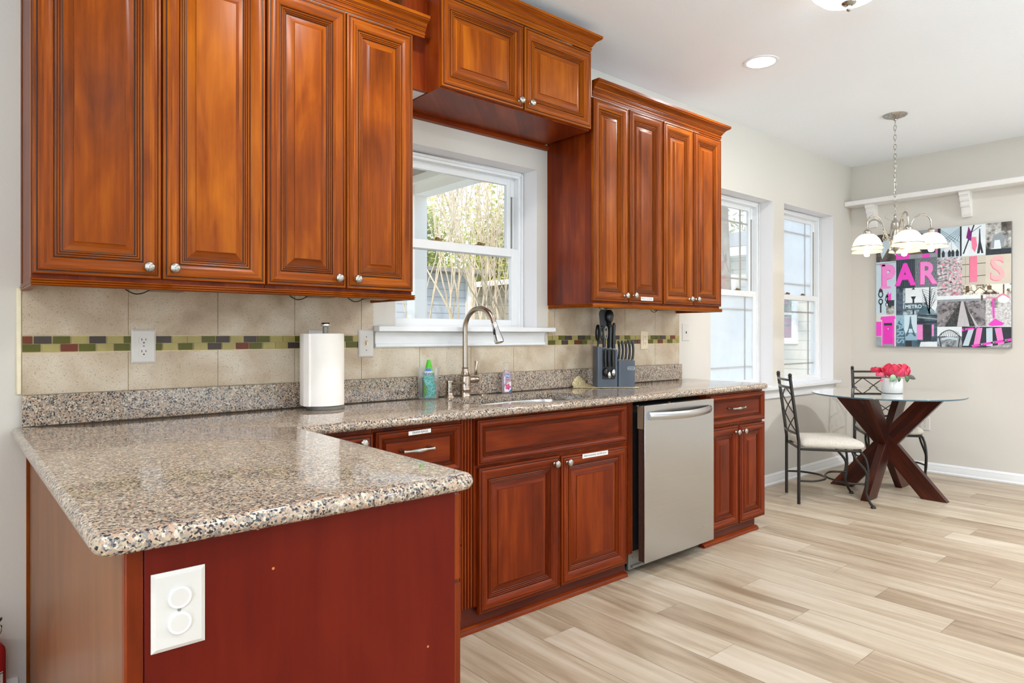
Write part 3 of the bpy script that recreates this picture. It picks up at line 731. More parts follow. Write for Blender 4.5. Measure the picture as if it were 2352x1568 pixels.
# ------------------------------------------------------------------ granite worktop with undermount sink
def offset_loop(P, d):
    """inset a CCW polygon by d"""
    n = len(P); out = []
    for i in range(n):
        a, b, c = Vector(P[i - 1]), Vector(P[i]), Vector(P[(i + 1) % n])
        e1, e2 = (b - a).normalized(), (c - b).normalized(); n1, n2 = Vector((-e1.y, e1.x)), Vector((-e2.y, e2.x))
        m = n1 + n2; m = m / max(.3, m.dot(n1)) if m.length > 1e-6 else n1
        out.append(b + m * d)
    return out
def round_poly(P, rad, n=8):
    out = []; N = len(P)
    for i in range(N):
        r = rad[i] if isinstance(rad, (list, tuple)) else rad
        a, b, c = Vector(P[i - 1]), Vector(P[i]), Vector(P[(i + 1) % N])
        if r <= 0: out.append(b); continue
        d1, d2 = (a - b).normalized(), (c - b).normalized(); ang = d1.angle(d2); t = r / math.tan(ang / 2)
        p, q = b + d1 * t, b + d2 * t; o = b + (d1 + d2).normalized() * (r / math.sin(ang / 2))
        a0 = math.atan2(p.y - o.y, p.x - o.x); a1 = math.atan2(q.y - o.y, q.x - o.x); da = (a1 - a0 + math.pi) % (2 * math.pi) - math.pi
        out += [o + Vector((math.cos(a0 + da * k / n), math.sin(a0 + da * k / n))) * r for k in range(n + 1)]
    return out
ctop, cth = .905, .0345
outer = round_poly([(.170, -.001), (.170, -1.566), (.894, -1.566), (.894, -.607), (3.921, -.607), (3.921, -.001)], [.02, .035, .04, .012, .03, 0])
sink_ctrl = [(1.735, -.30), (1.742, -.22), (1.80, -.185), (1.89, -.182), (1.97, -.165), (2.06, -.15), (2.20, -.142), (2.33, -.15), (2.42, -.19), (2.45, -.28), (2.45, -.40), (2.42, -.48), (2.33, -.535), (2.20, -.552), (2.08, -.545), (2.00, -.51), (1.955, -.465), (1.91, -.455), (1.85, -.475), (1.785, -.455), (1.745, -.39)]
hole = spline(sink_ctrl + [sink_ctrl[0]], 4)[:-1]; hole = [Vector((p.x, p.y)) for p in [Vector((q[0], q[1], 0)) if len(q) == 2 else q for q in hole]]
def worktop():
    bm = bmesh.new(); r = cth / 2; rings = []
    for k in range(9):
        t = math.pi * (k / 8) ; ins = r * (1 - math.sin(t)) ; z = ctop - r + r * math.cos(t)
        rings.append([bm.verts.new((p.x, p.y, z)) for p in offset_loop(outer, ins)])
    n = len(outer)
    for a, b in zip(rings[:-1], rings[1:]):
        for j in range(n): bm.faces.new((a[j], b[j], b[(j + 1) % n], a[(j + 1) % n]))
    ht = [bm.verts.new((p.x, p.y, ctop)) for p in hole]; hb = [bm.verts.new((p.x, p.y, ctop - cth)) for p in hole]; m = len(hole)
    for j in range(m): bm.faces.new((ht[j], hb[j], hb[(j + 1) % m], ht[(j + 1) % m]))
    for lo, hl in ((rings[0], ht), (rings[-1], hb)):
        es = []
        for L in (lo, hl):
            for j in range(len(L)):
                e = bm.edges.get((L[j], L[(j + 1) % len(L)])) or bm.edges.new((L[j], L[(j + 1) % len(L)])); es.append(e)
        bmesh.ops.triangle_fill(bm, use_beauty=True, use_dissolve=False, edges=es)
    bmesh.ops.recalc_face_normals(bm, faces=bm.faces)
    me = bpy.data.meshes.new('worktop'); bm.to_mesh(me); bm.free(); me.materials.append(M['granite'])
    for p in me.polygons: p.use_smooth = True
    me.set_sharp_from_angle(angle=R(40))
    o = bpy.data.objects.new('worktop', me); COL.objects.link(o); return o
tag(worktop(), 'speckled beige granite L-shaped worktop with rounded edge over the base cabinets', 'worktop')
tag(MB().box(.2, 3.834, -.0235, -.0115, .9056, 1.0075).build('granite_upstand', M['granite'], bevel=.002, loc=(2, -.017, .9056)), 'low granite upstand strip along the wall behind the worktop', 'upstand')
SK = thing('sink', (2.1, -.35, .68), 'stainless steel undermount sink sunk into the granite below the faucet', 'sink')
mb = MB(); rows = []
for ins, z in ((-.012, .8695), (.004, .8692), (.008, .855), (.012, .74), (.03, .705), (.07, .69)): rows.append([(p.x, p.y, z) for p in offset_loop(hole[::-1], ins)])
mb.grid(rows, 0, True); mb.poly(rows[-1]); mb.build('bowl', M['steel'], SK, smooth=50)
MB().lathe((2.2, -.34, .691), [(.045, 0), (.045, .002), (.038, .003), (.030, .001)], 20).build('drain', M['chrome'], SK)
MB().box(1.955, 1.985, -.45, -.20, .70, .835).build('divider', M['steel'], SK, bevel=.008)

# ------------------------------------------------------------------ dishwasher
DW = thing('dishwasher', (2.96, -.32, 0), 'stainless steel dishwasher with bowed bar handle, its door standing slightly proud', 'dishwasher')
MB().box(2.665, 3.262, -.54, -.02, .105, .845).build('tub_body', M['darkvoid'], DW)
mb = MB(); mb.box(2.655, 3.267, -.630, -.622, .068, .852); dd = mb.build('door_panel', M['steel'], DW, bevel=.0015)
mb = MB(); mb.box(2.662, 3.260, -.6215, -.586, .070, .838); mb.build('door_core', M['steelside'], DW)
mb = MB(); mb.box(2.6575, 2.6615, -.6215, -.582, .735, .846); mb.box(2.662, 3.262, -.6215, -.585, .8385, .848); mb.box(2.66, 2.666, -.584, -.575, .846, .852); mb.box(2.90, 2.91, -.60, -.59, .848, .854); mb.build('control_strip', M['taupe'], DW)
pts = []; mb = MB(); rows = []
for i in range(25):
    t = i / 24; x = 2.683 + t * (3.226 - 2.683); bow = math.sin(math.pi * t); y = -.640 - .050 * bow ** .8; z = .800 - .004 * bow
    hh = .0185
    rows.append([(x, y + .010, z - hh), (x, y + .002, z - hh - .001), (x, y - .004, z - hh * .6), (x, y - .006, z), (x, y - .004, z + hh * .6), (x, y + .002, z + hh + .001), (x, y + .010, z + hh)])
mb.grid(rows, 0, True, (1, 0, 0), True, True)
for x in (2.690, 3.219): mb.box(x - .008, x + .008, -.640, -.6305, .786, .812)
mb.build('bar_handle', M['steel'], dd, smooth=40)
MB().box(2.648, 3.262, -.532, -.522, .012, .1045).build('kick_plate', M['steelgrey'], DW)
mb = MB(); mb.box(2.665, 3.255, -.546, -.533, .022, .032); mb.lathe((2.68, -.533, .07), [(.004, 0), (.004, -.003)], 10, 0, 'y'); mb.build('kick_rail', M['steelgrey'], DW)

# ------------------------------------------------------------------ outlets and switches
def plate_mesh(mb, c, w, h, ux, n, m=0):
    """bevelled cover plate centred at c, ux horizontal axis, n outward"""
    c, ux, n = Vector(c), Vector(ux), Vector(n); uz = V(0, 0, 1)
    rows = []
    for k, o in ((1.0, 0), (1.0, .002), (.90, .0055), (.88, .006)):
        kw = w / 2 - (1 - k) * .055; kh = h / 2 - (1 - k) * .055
        rows.append([c + ux * (a * kw) + uz * (b * kh) + n * o for a, b in ((-1, -1), (1, -1), (1, 1), (-1, 1))])
    mb.grid(rows, m, True, None, True, True)
def P3(c, ux, n, a, b, o): return Vector(c) + Vector(ux) * a + V(0, 0, b) + Vector(n) * o
def disc(mb, c, ux, n, a, b, o, r, m, seg=20, flat=None, h=.0):
    pts = []
    for i in range(seg):
        t = 2 * math.pi * i / seg; p, q = r * math.cos(t), r * math.sin(t)
        if flat: p = max(-flat, min(flat, p)); 
        pts.append((a + p, b + q))
    if h: mb.grid([[P3(c, ux, n, p, q, o) for p, q in pts], [P3(c, ux, n, p, q, o + h) for p, q in pts]], m, True, None, False, True)
    else: mb.poly([P3(c, ux, n, p, q, o) for p, q in pts], m)
def rectf(mb, c, ux, n, a, b, w, h, o, m): mb.obox(P3(c, ux, n, a, b, o), Vector(ux) * (w / 2), V(0, 0, h / 2), Vector(n) * .0004, m)
def outlet(label, c, ux, n, style='duplex', pm='plate', w=.080, h=.123):
    nm = {'duplex': 'wall_outlet', 'switch': 'light_switch', 'gfci': 'wall_outlet', 'phone': 'phone_jack', 'capped': 'wall_outlet', 'blank': 'wall_outlet'}[style]
    t = thing(nm, c, label, 'switch' if style == 'switch' else 'outlet' if style != 'phone' else 'phone jack')
    mb = MB(); plate_mesh(mb, c, w, h, ux, n); mb.build('cover_plate', M[pm], t, smooth=20)
    if style in ('duplex', 'capped'):
        for b in (.021, -.021):
            mb = MB(); disc(mb, c, ux, n, 0, b, .006, .0178, 0, 28, None if style == 'capped' else .0165, .0045 if style == 'capped' else .0012)
            if style == 'duplex':
                for a, hh in ((-.0065, .008), (.0065, .0065)): rectf(mb, c, ux, n, a, b + .003, .0022, hh, .0073, 1)
                disc(mb, c, ux, n, 0, b - .0085, .0077, .0026, 1, 10)
            else:
                disc(mb, c, ux, n, 0, b, .0106, .0142, 2, 28)
            mb.build('child_safety_cap' if style == 'capped' else 'receptacle', [M['white'] if style == 'capped' else M[pm], M['blackslot'], M[pm]], t, smooth=30)
        mb = MB(); disc(mb, c, ux, n, 0, 0, .0063, .003, 0, 10, None, .0008); mb.build('screw', M['steelgrey'], t)
    if style == 'switch':
        mb = MB(); rectf(mb, c, ux, n, 0, 0, .010, .024, .0062, 0); mb.obox(P3(c, ux, n, 0, .004, .010), Vector(ux) * .0042, V(0, 0, .008), Vector(n) * .006 + V(0, 0, -.003), 0); mb.build('toggle', M['ivory'], t, bevel=.001)
        for b in (.030, -.030): mb = MB(); disc(mb, c, ux, n, 0, b, .0063, .003, 0, 10, None, .0008); mb.build('screw', M['steelgrey'], t)
    if style == 'gfci':
        mb = MB(); mb.obox(P3(c, ux, n, 0, 0, .007), Vector(ux) * .0168, V(0, 0, .034), Vector(n) * .0015, 0)
        for b in (.020, -.020):
            for a, hh in ((-.0065, .008), (.0065, .0065)): rectf(mb, c, ux, n, a, b + .002, .0022, hh, .0087, 1)
            disc(mb, c, ux, n, 0, b - .008, .0091, .0026, 1, 10)
        for b in (.004, -.004): rectf(mb, c, ux, n, 0, b, .012, .006, .0088, 0)
        mb.build('receptacle', [M[pm], M['blackslot']], t)
    if style == 'phone':
        mb = MB(); rectf(mb, c, ux, n, 0, 0, .014, .016, .0065, 0); rectf(mb, c, ux, n, .001, -.001, .008, .008, .0072, 1); mb.build('jack_socket', [M['steelgrey'], M['blackslot']], t)
    return t
NX, NY = (1, 0, 0), (0, -1, 0)
outlet('white duplex wall outlet in the mosaic band at left', (.5565, -.0098, 1.166), NX, NY)
outlet('white wall outlet cover half hidden behind the paper towel roll', (1.222, -.0098, 1.166), NX, NY, 'blank')
outlet('white toggle light switch on the tile between paper towels and window', (1.451, -.0098, 1.1675), NX, NY, 'switch', 'plate', .076)
outlet('cream wall outlet with rectangular face on the tile right of the knife block', (3.440, -.0098, 1.172), NX, NY, 'gfci', 'ivory', .074)
outlet('white phone jack plate on the painted wall beyond the tile', (3.905, -.0008, 1.223), NX, NY, 'phone', 'plate', .078, .120)
outlet('white wall outlet low on the dining end wall behind the glass table', (6.5842, -.628, .425), (0, -1, 0), (-1, 0, 0), 'duplex', 'plate')
outlet('large white outlet plate with two round child-safety caps on the peninsula end', (.2965, -1.5224, .757), NX, NY, 'capped', 'plate', .082, .128)

# ------------------------------------------------------------------ paper towel holder
tx, ty, tz = 1.183, -.140, ctop + .0005
PT = thing('paper_towel_holder', (tx + .012, ty, tz), 'grey upright paper towel holder with chrome knob on the worktop', 'paper towel holder')
MB().lathe((tx + .014, ty, tz), [(.076, 0), (.077, .003), (.077, .012), (.074, .015), (.02, .0155)], 40).build('base', M['steelgrey'], PT)
MB().lathe((tx + .014, ty, tz + .0156), [(.011, 0), (.011, .318)], 20).build('post', M['steelgrey'], PT)
MB().lathe((tx + .014, ty, tz + .334), [(.012, 0), (.019, .002), (.020, .005), (.020, .013), (.017, .017), (.004, .018)], 28).build('knob', M['chrome'], PT)
mb = MB(); rows = []; Rr, Hh = .0875, .290; seg = 44
for z in (0, .004, Hh - .004, Hh):
    rr_ = Rr - (.003 if z in (0, Hh) else 0)
    rows.append([(tx + rr_ * math.cos(2 * math.pi * k / seg), ty + rr_ * math.sin(2 * math.pi * k / seg), tz + .0165 + z) for k in range(seg)])
inner = [[(tx + .014 + .0215 * math.cos(2 * math.pi * k / seg), ty + .0215 * math.sin(2 * math.pi * k / seg), tz + .0165 + z) for k in range(seg)] for z in (Hh, 0)]
mb.grid(rows + inner + [rows[0]], 0, True)
# loose outer sheet, hanging off tangentially at the left
a0 = R(200); sx, sy = tx + (Rr + .0012) * math.cos(a0), ty + (Rr + .0012) * math.sin(a0)
sheet = [(tx + (Rr + .0012) * math.cos(R(a)), ty + (Rr + .0012) * math.sin(R(a))) for a in range(-40, -152, -8)] + [(tx - .0795, ty - .052), (tx - .0905, ty - .026)]
mb.grid([[(x, y, tz + .0170) for x, y in sheet], [(x, y, tz + .0165 + Hh - .002) for x, y in sheet]], 0)
tag(mb.build('paper_towel_roll', M['paper'], loc=(tx, ty, tz + .0165)), 'white paper towel roll slipped over the grey upright holder', 'paper towel')

# ------------------------------------------------------------------ faucet, soap pump, hole cover
fx, fy = 1.950, -.085
FA = thing('faucet', (fx, fy, ctop), 'brushed nickel gooseneck pull-down kitchen faucet behind the sink', 'faucet')
z0 = ctop + .0005
MB().lathe((fx, fy, z0), [(.028, 0), (.028, .004), (.0265, .006), (.0265, .030), (.0285, .033), (.0265, .036), (.0275, .055), (.0265, .085), (.0235, .098), (.0255, .1005), (.0255, .104), (.021, .108), (.0165, .125), (.0145, .135), (.0165, .137), (.0165, .141), (.013, .143)], 32).build('body', M['bronze_nickel'], FA, smooth=45)
zt = z0 + .143; zc = 1.2375; rad = .096
dr = Vector((.17, -1, 0)).normalized()
sp = [V(fx, fy, zt), V(fx, fy, 1.14), V(fx, fy, 1.20)] + [V(fx, fy, zc) + dr * (rad * (1 - math.cos(R(a)))) + V(0, 0, rad * math.sin(R(a))) for a in range(0, 166, 11)]
MB().tube(sp, .0128, 16).build('gooseneck_spout', M['bronze_nickel'], FA, smooth=60)
e = sp[-1]; td = (sp[-1] - sp[-2]).normalized(); hp = [e, e + td * .004, e + td * .006, e + td * .03, e + td * .085, e + td * .098, e + td * .100]
sh = MB().tube(hp, [.0130, .0145, .0135, .0150, .0225, .0215, .018], 24).build('spray_head', M['chrome'], FA, smooth=50)
nrm = (dr.cross(td)).cross(td).normalized(); 
MB().sphere(e + td * .045 + V(-dr.y * 0, 0, 0) + V(-.0165, -.004, 0), .008, 12, 8, 0, (.5, 1, 2.0)).build('spray_button', M['black'], sh)
MB().lathe((fx + .022, fy, z0 + .080), [(.0165, 0), (.0175, .002), (.0175, .030), (.016, .0305), (.016, .0325), (.0175, .033), (.0175, .053), (.015, .058)], 24, 0, 'x').build('handle_hub', M['bronze_nickel'], FA, smooth=45)
MB().tube([V(fx + .066, fy, z0 + .096), V(fx + .067, fy, z0 + .105), V(fx + .066, fy, z0 + .108), V(fx + .068, fy, z0 + .135), V(fx + .071, fy, z0 + .168), V(fx + .071, fy, z0 + .173)], [.006, .006, .0085, .0065, .0105, .007], 14).build('lever', M['bronze_nickel'], FA, smooth=50)
sx_, sy_ = 1.862, -.078
SD = thing('soap_dispenser', (sx_, sy_, ctop), 'small brushed nickel built-in soap pump left of the faucet', 'soap pump')
MB().lathe((sx_, sy_, z0), [(.026, 0), (.025, .004), (.018, .012), (.0165, .022), (.0185, .024), (.0185, .028), (.0165, .030), (.0165, .038), (.0185, .040), (.0185, .044), (.0155, .046), (.0155, .070), (.0195, .072), (.0195, .080), (.012, .086), (.003, .087)], 28).build('pump_body', M['bronze_nickel'], SD, smooth=40)
MB().tube([V(sx_, sy_, z0 + .064), V(sx_ + .02, sy_ - .04, z0 + .068), V(sx_ + .036, sy_ - .07, z0 + .071), V(sx_ + .041, sy_ - .078, z0 + .067)], [.006, .0055, .005, .004], 12).build('spout', M['bronze_nickel'], SD)
tag(MB().lathe((2.068, -.078, z0), [(.024, 0), (.024, .003), (.020, .006), (.003, .007)], 28).build('hole_cover', M['bronze_nickel'], loc=(2.068, -.078, z0)), 'round nickel hole cover on the worktop right of the faucet', 'hole cover')

# ------------------------------------------------------------------ caddy cup with bottle, brush and sponge
cx_, cy_ = 1.738, -.082
tag(MB().lathe((cx_, cy_, z0), [(.001, 0), (.044, 0), (.046, .003), (.053, .143), (.060, .146), (.060, .149), (.052, .149), (.0445, .005), (.001, .004)], 40, 0, 'z', False).build('plastic_cup', M['clear'], loc=(cx_, cy_, z0)), 'clear plastic cup holding dish soap and sponge, left of the faucet', 'cup')
VR = Vector((.759, -.651, 0)); VF = Vector((.651, .759, 0))
def at(a, d, z): return V(cx_, cy_, z) + VR * a + VF * d
BT = thing('dish_soap_bottle', (cx_, cy_, z0 + .006), 'green dish soap bottle with white label inside the clear cup', 'bottle')
mb = MB(); c = at(.001, .008, z0 + .006)
rows = []
for h, rx, ry in ((0, .020, .013), (.004, .024, .015), (.10, .0245, .015), (.128, .019, .013), (.158, .012, .0105), (.178, .0075, .0075)):
    rows.append([c + VR * (rx * math.cos(2 * math.pi * k / 24)) + VF * (ry * math.sin(2 * math.pi * k / 24)) + V(0, 0, h) for k in range(24)])
mb.grid(rows, 0, True, None, True, True); mb.build('bottle_body', M['dawn'], BT, smooth=50)
mb = MB(); mb.lathe(c + V(0, 0, .178), [(.0065, 0), (.0065, .016), (.004, .024)], 14); mb.build('cap', M['clear'], BT)
def front(a, h):  # a point just in front of the bottle face
    d = .0156 * math.sqrt(max(0, 1 - (a / .0255) ** 2)) if h < .105 else .0142 * math.sqrt(max(0, 1 - (a / .024) ** 2))
    return c + VR * a - VF * (d + .0006) + V(0, 0, h)
mb = MB()
mb.grid([[front(-.019 + .038 * i / 10, h) for i in range(11)] for h in (.098, .105, .112, .120, .1235)], 0)
mb.grid([[front(-.012 + .024 * i / 10, h) for i in range(11)] for h in (.1236, .130, .1365)], 2)
mb.text('DAWN', .017, front(0, .1115) - VF * .0012, VR, (0, 0, 1), 1, bold=.0006)
mb.build('front_label', [M['label'], M['navy'], M['blue']], BT, merge=False)
mb = MB(); mb.tube([at(-.034, .012, z0 + .006), at(-.033, .014, z0 + .05), at(-.031, .016, z0 + .098)], [.008, .011, .0105], 16, 0); mb.tube([at(-.030, .014, z0 + .099), at(-.030, .015, z0 + .205)], [.0105, .0125], 16, 1)
tag(mb.build('dish_wand', [plain('dark_green_liquid', (56, 64, 44), .15), M['clear']], loc=(cx_, cy_, z0 + .006)), 'clear handled dish wand with dark green liquid inside the cup', 'dish wand')
mb = MB(); rows = []
for i in range(19):
    h = i / 18 * .108; s_ = .007 * math.sin(i / 18 * 2 * math.pi + 2.6)
    a, b = -.012 - s_ * 1.4, .032 - s_ * .55
    rows.append([at(a, -.022, z0 + .006 + h), at(a + .004, -.0285, z0 + .006 + h), at(b - .004, -.0255, z0 + .006 + h), at(b, -.020, z0 + .006 + h), at(b, -.010, z0 + .006 + h), at(a, -.010, z0 + .006 + h)])
mb.grid(rows, 0, True, None, True, True)
tag(mb.build('sponge', M['sponge'], smooth=50, loc=(cx_, cy_, z0 + .006)), 'wavy teal sponge with hexagon pattern standing in the cup', 'sponge')

# hand soap bottle
hx, hy = 2.235, -.062
HS = thing('hand_soap_bottle', (hx, hy, z0), 'clear pink hand soap pump bottle with floral label, right of the faucet', 'soap bottle')
def hp_(a, d, h): return V(hx, hy, z0 + h) + VR * a + VF * d
mb = MB(); rows = []
for h, rx, ry in ((0, .026, .018), (.004, .029, .020), (.05, .027, .019), (.10, .0245, .018), (.108, .022, .016), (.112, .012, .012), (.118, .0115, .0115)):
    rows.append([hp_(rx * (abs(math.cos(t)) ** .7) * (1 if math.cos(t) > 0 else -1), ry * (abs(math.sin(t)) ** .7) * (1 if math.sin(t) > 0 else -1), h) for t in [2 * math.pi * k / 28 for k in range(28)]])
mb.grid(rows, 0, True, None, True, True); mb.build('bottle_body', M['clearsoap'], HS, smooth=50)
mb = MB(); mb.lathe(hp_(0, 0, .1185), [(.0115, 0), (.0115, .016), (.005, .018), (.004, .032), (.008, .033), (.008, .040), (.003, .041)], 20); mb.tube([hp_(0, 0, .155), hp_(-.012, -.016, .155), hp_(-.014, -.019, .150)], .004, 10); mb.build('pump', M['clear'], HS)
mb = MB(); q = lambda a, h: hp_(a, -.0206, h)
mb.poly([q(.006 + .0125 * math.cos(t), .088 + .0085 * math.sin(t)) for t in [2 * math.pi * k / 22 for k in range(22)]], 0)
mb.text('Dial', .0125, hp_(.006, -.0212, .088), VR, (0, 0, 1), 1, bold=.0004)
mb.poly([q(a, h) for a, h in ((-.010, .006), (.012, .006), (.024, .022), (.024, .060), (.010, .054), (-.006, .040), (-.011, .024))], 1)
mb.poly([hp_(.008 + .013 * math.cos(t) * (1 + .18 * math.cos(5 * t)), -.0210, .032 + .015 * math.sin(t) * (1 + .18 * math.cos(5 * t))) for t in [2 * math.pi * k / 40 for k in range(40)]], 2)
mb.poly([hp_(a, -.0211, h) for a, h in ((.010, .006), (.025, .006), (.025, .022), (.018, .012))], 0)
mb.poly([q(a, h) for a, h in ((-.004, .066), (.020, .066), (.020, .070), (-.004, .070))], 2)
mb.build('front_label', [M['blue'], M['label'], M['petal']], HS, merge=False)

# ------------------------------------------------------------------ knife block on liner, with knives and tools
bx, by, bz = 2.955, -.170, ctop + .003
mb = MB(); rows = []; N = 22
for i in range(N + 1):
    s_ = -.25 + .375 * i / N; row = []
    for j in range(9):
        d = -.095 + .16 * j / 8; wob = .004 * math.sin(i * .9 + j)
        p = V(bx, by, 0) + VR * (s_ + .012 * math.sin(j * .8)) + VF * (d + .010 * math.sin(i * .5)); z = .9062 + (.0008 if s_ > -.10 else 0)
        if p.y > -.0285:   # the back edge rides up the upstand
            z += (p.y + .0285) * .9; p.y = -.0285
        elif s_ < -.12 and p.y > -.06: z += max(0, (p.y + .06) * .5)
        row.append((p.x, p.y, z))
    rows.append(row)
mb.grid(rows, 0)
o = mb.build('shelf_liner', M['matc'], smooth=60, loc=(bx, by, .906)); sm = o.modifiers.new('t', 'SOLIDIFY'); sm.thickness = .0012; sm.offset = 1
tag(o, 'cream perforated rubber liner under the knife block, curling up the granite', 'liner')
KRZ = R(-36)
KB = thing('knife_block', (bx, by, bz + .0006), 'dark grey plastic knife block with two heights on the cream liner', 'knife block', rz=KRZ)
def rb(mb, x0, x1, y0, y1, z0_, z1a, z1b, rad=.012, m=0):
    o_ = round_poly([(x0, y0), (x1, y0), (x1, y1), (x0, y1)], rad, 4)
    top = lambda p: z1a + (z1b - z1a) * (p.x - x0) / (x1 - x0)
    mb.grid([[(p.x, p.y, z0_) for p in o_], [(p.x, p.y, top(p)) for p in o_]], m, True, None, True, True)
mb = MB(); rb(mb, -.112, .010, -.066, .066, .0, .232, .212); kb = mb.build('tall_section', M['slate'], KB, local=True, smooth=30)
mb = MB(); rb(mb, .0105, .112, -.066, .040, .0, .150, .150, .014); mb.build('low_section', M['slate'], KB, local=True, smooth=30)
mb = MB(); mb.prism([(-.078, .045), (-.01, .045), (-.004, .06), (-.004, .205), (-.012, .213), (-.078, .22), (-.082, .21), (-.082, .05)], 'y', -.0675, -.0662); mb.build('front_recess', M['black'], KB, local=True)
mb = MB(); rr2 = round_poly([(.066, .098), (.106, .098), (.106, .116), (.066, .116)], .005, 4); ri = offset_loop(rr2, .0012)
mb.grid([[(p.x, -.0668, p.y) for p in rr2], [(p.x, -.0668, p.y) for p in ri]], 0, True); mb.text('FARBERWARE', .0062, (.086, -.0670, .107), (1, 0, 0), (0, 0, 1), 0); mb.build('badge', M['label'], KB, local=True, merge=False)
rotm = Matrix.Rotation(KRZ, 4, 'Z')
def kp(x, y, z): return V(bx, by, bz + .0006) + (rotm @ V(x, y, z))
def knife(label, x, y, z, L, r, lean=(0, 0), name='knife', bend=0):
    t = thing(name, kp(x, y, z), label, 'knife', 'knives in the knife block')
    d = (rotm @ V(lean[0], lean[1], 1)).normalized(); p = kp(x, y, z + .001); sx3 = rotm @ V(1, 0, 0)
    n = 9; pts = [p + d * (L * i / n) + sx3 * (bend * math.sin(math.pi * i / n)) for i in range(n + 1)]
    rs = [r * (1.0 - .14 * math.sin(math.pi * i / n) + (.10 if i == n - 1 else 0)) for i in range(n)] + [r * .62]
    MB().tube(pts, rs, 12).build('handle', M['black'], t, smooth=60)
    MB().tube([p, p + d * .004], r * 1.06, 12).build('bolster', M['steelgrey'], t)
    mb = MB()
    return t
top = lambda x: .232 + (.212 - .232) * (x + .112) / .122 + .0005
spots = [(-.030, -.045, .125, .0095), (-.022, .0, .15, .0105), (-.004, -.020, .150, .0105), (-.020, .040, .165, .0105), (.0, .045, .130, .010)]
lbs = ['black knife handle standing tall beside the scissors', 'black knife handle behind the tall front one in the block', 'long black knife handle at the step of the block', 'tallest black knife handle at the back of the block', 'short black knife handle at the block\'s right back corner']
for (x, y, L, r), lb in zip(spots, lbs): knife(lb, x, y, top(x), L, r, (.02, .02))
ord_ = ['leftmost', 'second', 'middle', 'fourth', 'rightmost']
for i in range(5): knife('black steak knife, %s of the row of five in the low section' % ord_[i], .024 + i * .019, -.018 - .005 * i, .1505, .112, .0078, (0, 0), 'steak_knife', .006)
# spatulas, scissors, peeler standing in the tall section
t = thing('spatula', kp(-.052, .030, top(-.052)), 'broad black slotted turner sticking up from the back of the knife block', 'spatula')
mb = MB(); rows = []
for h, w_ in ((.001, .006), (.09, .007), (.13, .030), (.20, .036), (.215, .032), (.222, .02)): rows.append([kp(-.052 - w_ + .03 * (h > .1) * .3, .030, top(-.052) + h), kp(-.052 - w_ + .03 * (h > .1) * .3, .035, top(-.052) + h), kp(-.052 + w_ + .012 * (h > .1), .035, top(-.052) + h), kp(-.052 + w_ + .012 * (h > .1), .030, top(-.052) + h)])
mb.grid(rows, 0, True, None, True, True); mb.build('blade', M['black'], t, smooth=30)
t = thing('serving_spoon', kp(-.030, .006, top(-.03)), 'black serving spoon leaning in front of the slotted turner', 'spoon')
mb = MB(); mb.tube([kp(-.030, .006, top(-.03) + .001), kp(-.026, .008, top(-.03) + .12), kp(-.022, .008, top(-.03) + .15)], [.006, .0055, .01], 10); mb.sphere(kp(-.018, .008, top(-.03) + .185), .036, 16, 10, 0, (.78, .35, 1.1)); mb.build('bowl', M['black'], t, smooth=60)
t = thing('peeler', kp(-.095, -.01, top(-.095)), 'black oval-headed peeler at the left corner of the knife block', 'peeler')
mb = MB(); mb.tube([kp(-.095, -.01, top(-.095) + .001), kp(-.094, -.01, top(-.095) + .035)], .005, 8); mb.tube([kp(-.094, -.01, top(-.095) + .034), kp(-.096, -.01, top(-.095) + .045), kp(-.097, -.01, top(-.095) + .085), kp(-.094, -.01, top(-.095) + .12), kp(-.092, -.01, top(-.095) + .127)], [.007, .0125, .0135, .0105, .004], 12); mb.build('head', M['black'], t, smooth=60)
t = thing('scissors', kp(-.062, -.035, top(-.062)), 'black kitchen scissors with red rivet standing in the knife block', 'scissors')
lp = lambda cx3, rw, rh: [kp(cx3 + rw * math.cos(a), -.035, top(-.062) + .085 + rh * math.sin(a)) for a in [2 * math.pi * k / 20 for k in range(20)]]
MB().tube(lp(-.052, .0085, .036), .0042, 8, 0, True).build('handle_loop', M['steelgrey'], t, smooth=60); MB().tube(lp(-.075, .0085, .036), .0055, 8, 0, True).build('handle_loop', M['black'], t, smooth=60)
mb = MB(); mb.tube([kp(-.063, -.035, top(-.062) + .001), kp(-.062, -.035, top(-.062) + .055)], [.010, .008], 10); mb.build('shank', M['black'], t); MB().sphere(kp(-.058, -.044, top(-.062) + .01), .004, 10, 6).build('rivet', M['red'], t)
# measuring spoons and tools hanging in the front recess
for i, (x, lb) in enumerate(((-.066, 'left black measuring spoon hanging in the recess of the knife block'), (-.046, 'middle measuring spoon with chrome bowl hanging in the recess'), (-.022, 'right measuring spoon with chrome disc hanging in the recess'))):
    t = thing('measuring_spoon', kp(x, -.075, .06), lb, 'measuring spoon')
    MB().tube([kp(x, -.0785, .210), kp(x, -.0805, .16), kp(x, -.0795, .115)], [.006, .0072, .0055], 10).build('handle', M['black'], t, smooth=60)
    mb = MB(); mb.sphere(kp(x + .004, -.081, .085 - .014 * (i == 1)), .016 if i else .020, 14, 10, 0, (.9, .5, 1.25)); mb.build('bowl', M['chrome'] if i else M['black'], t, smooth=60)

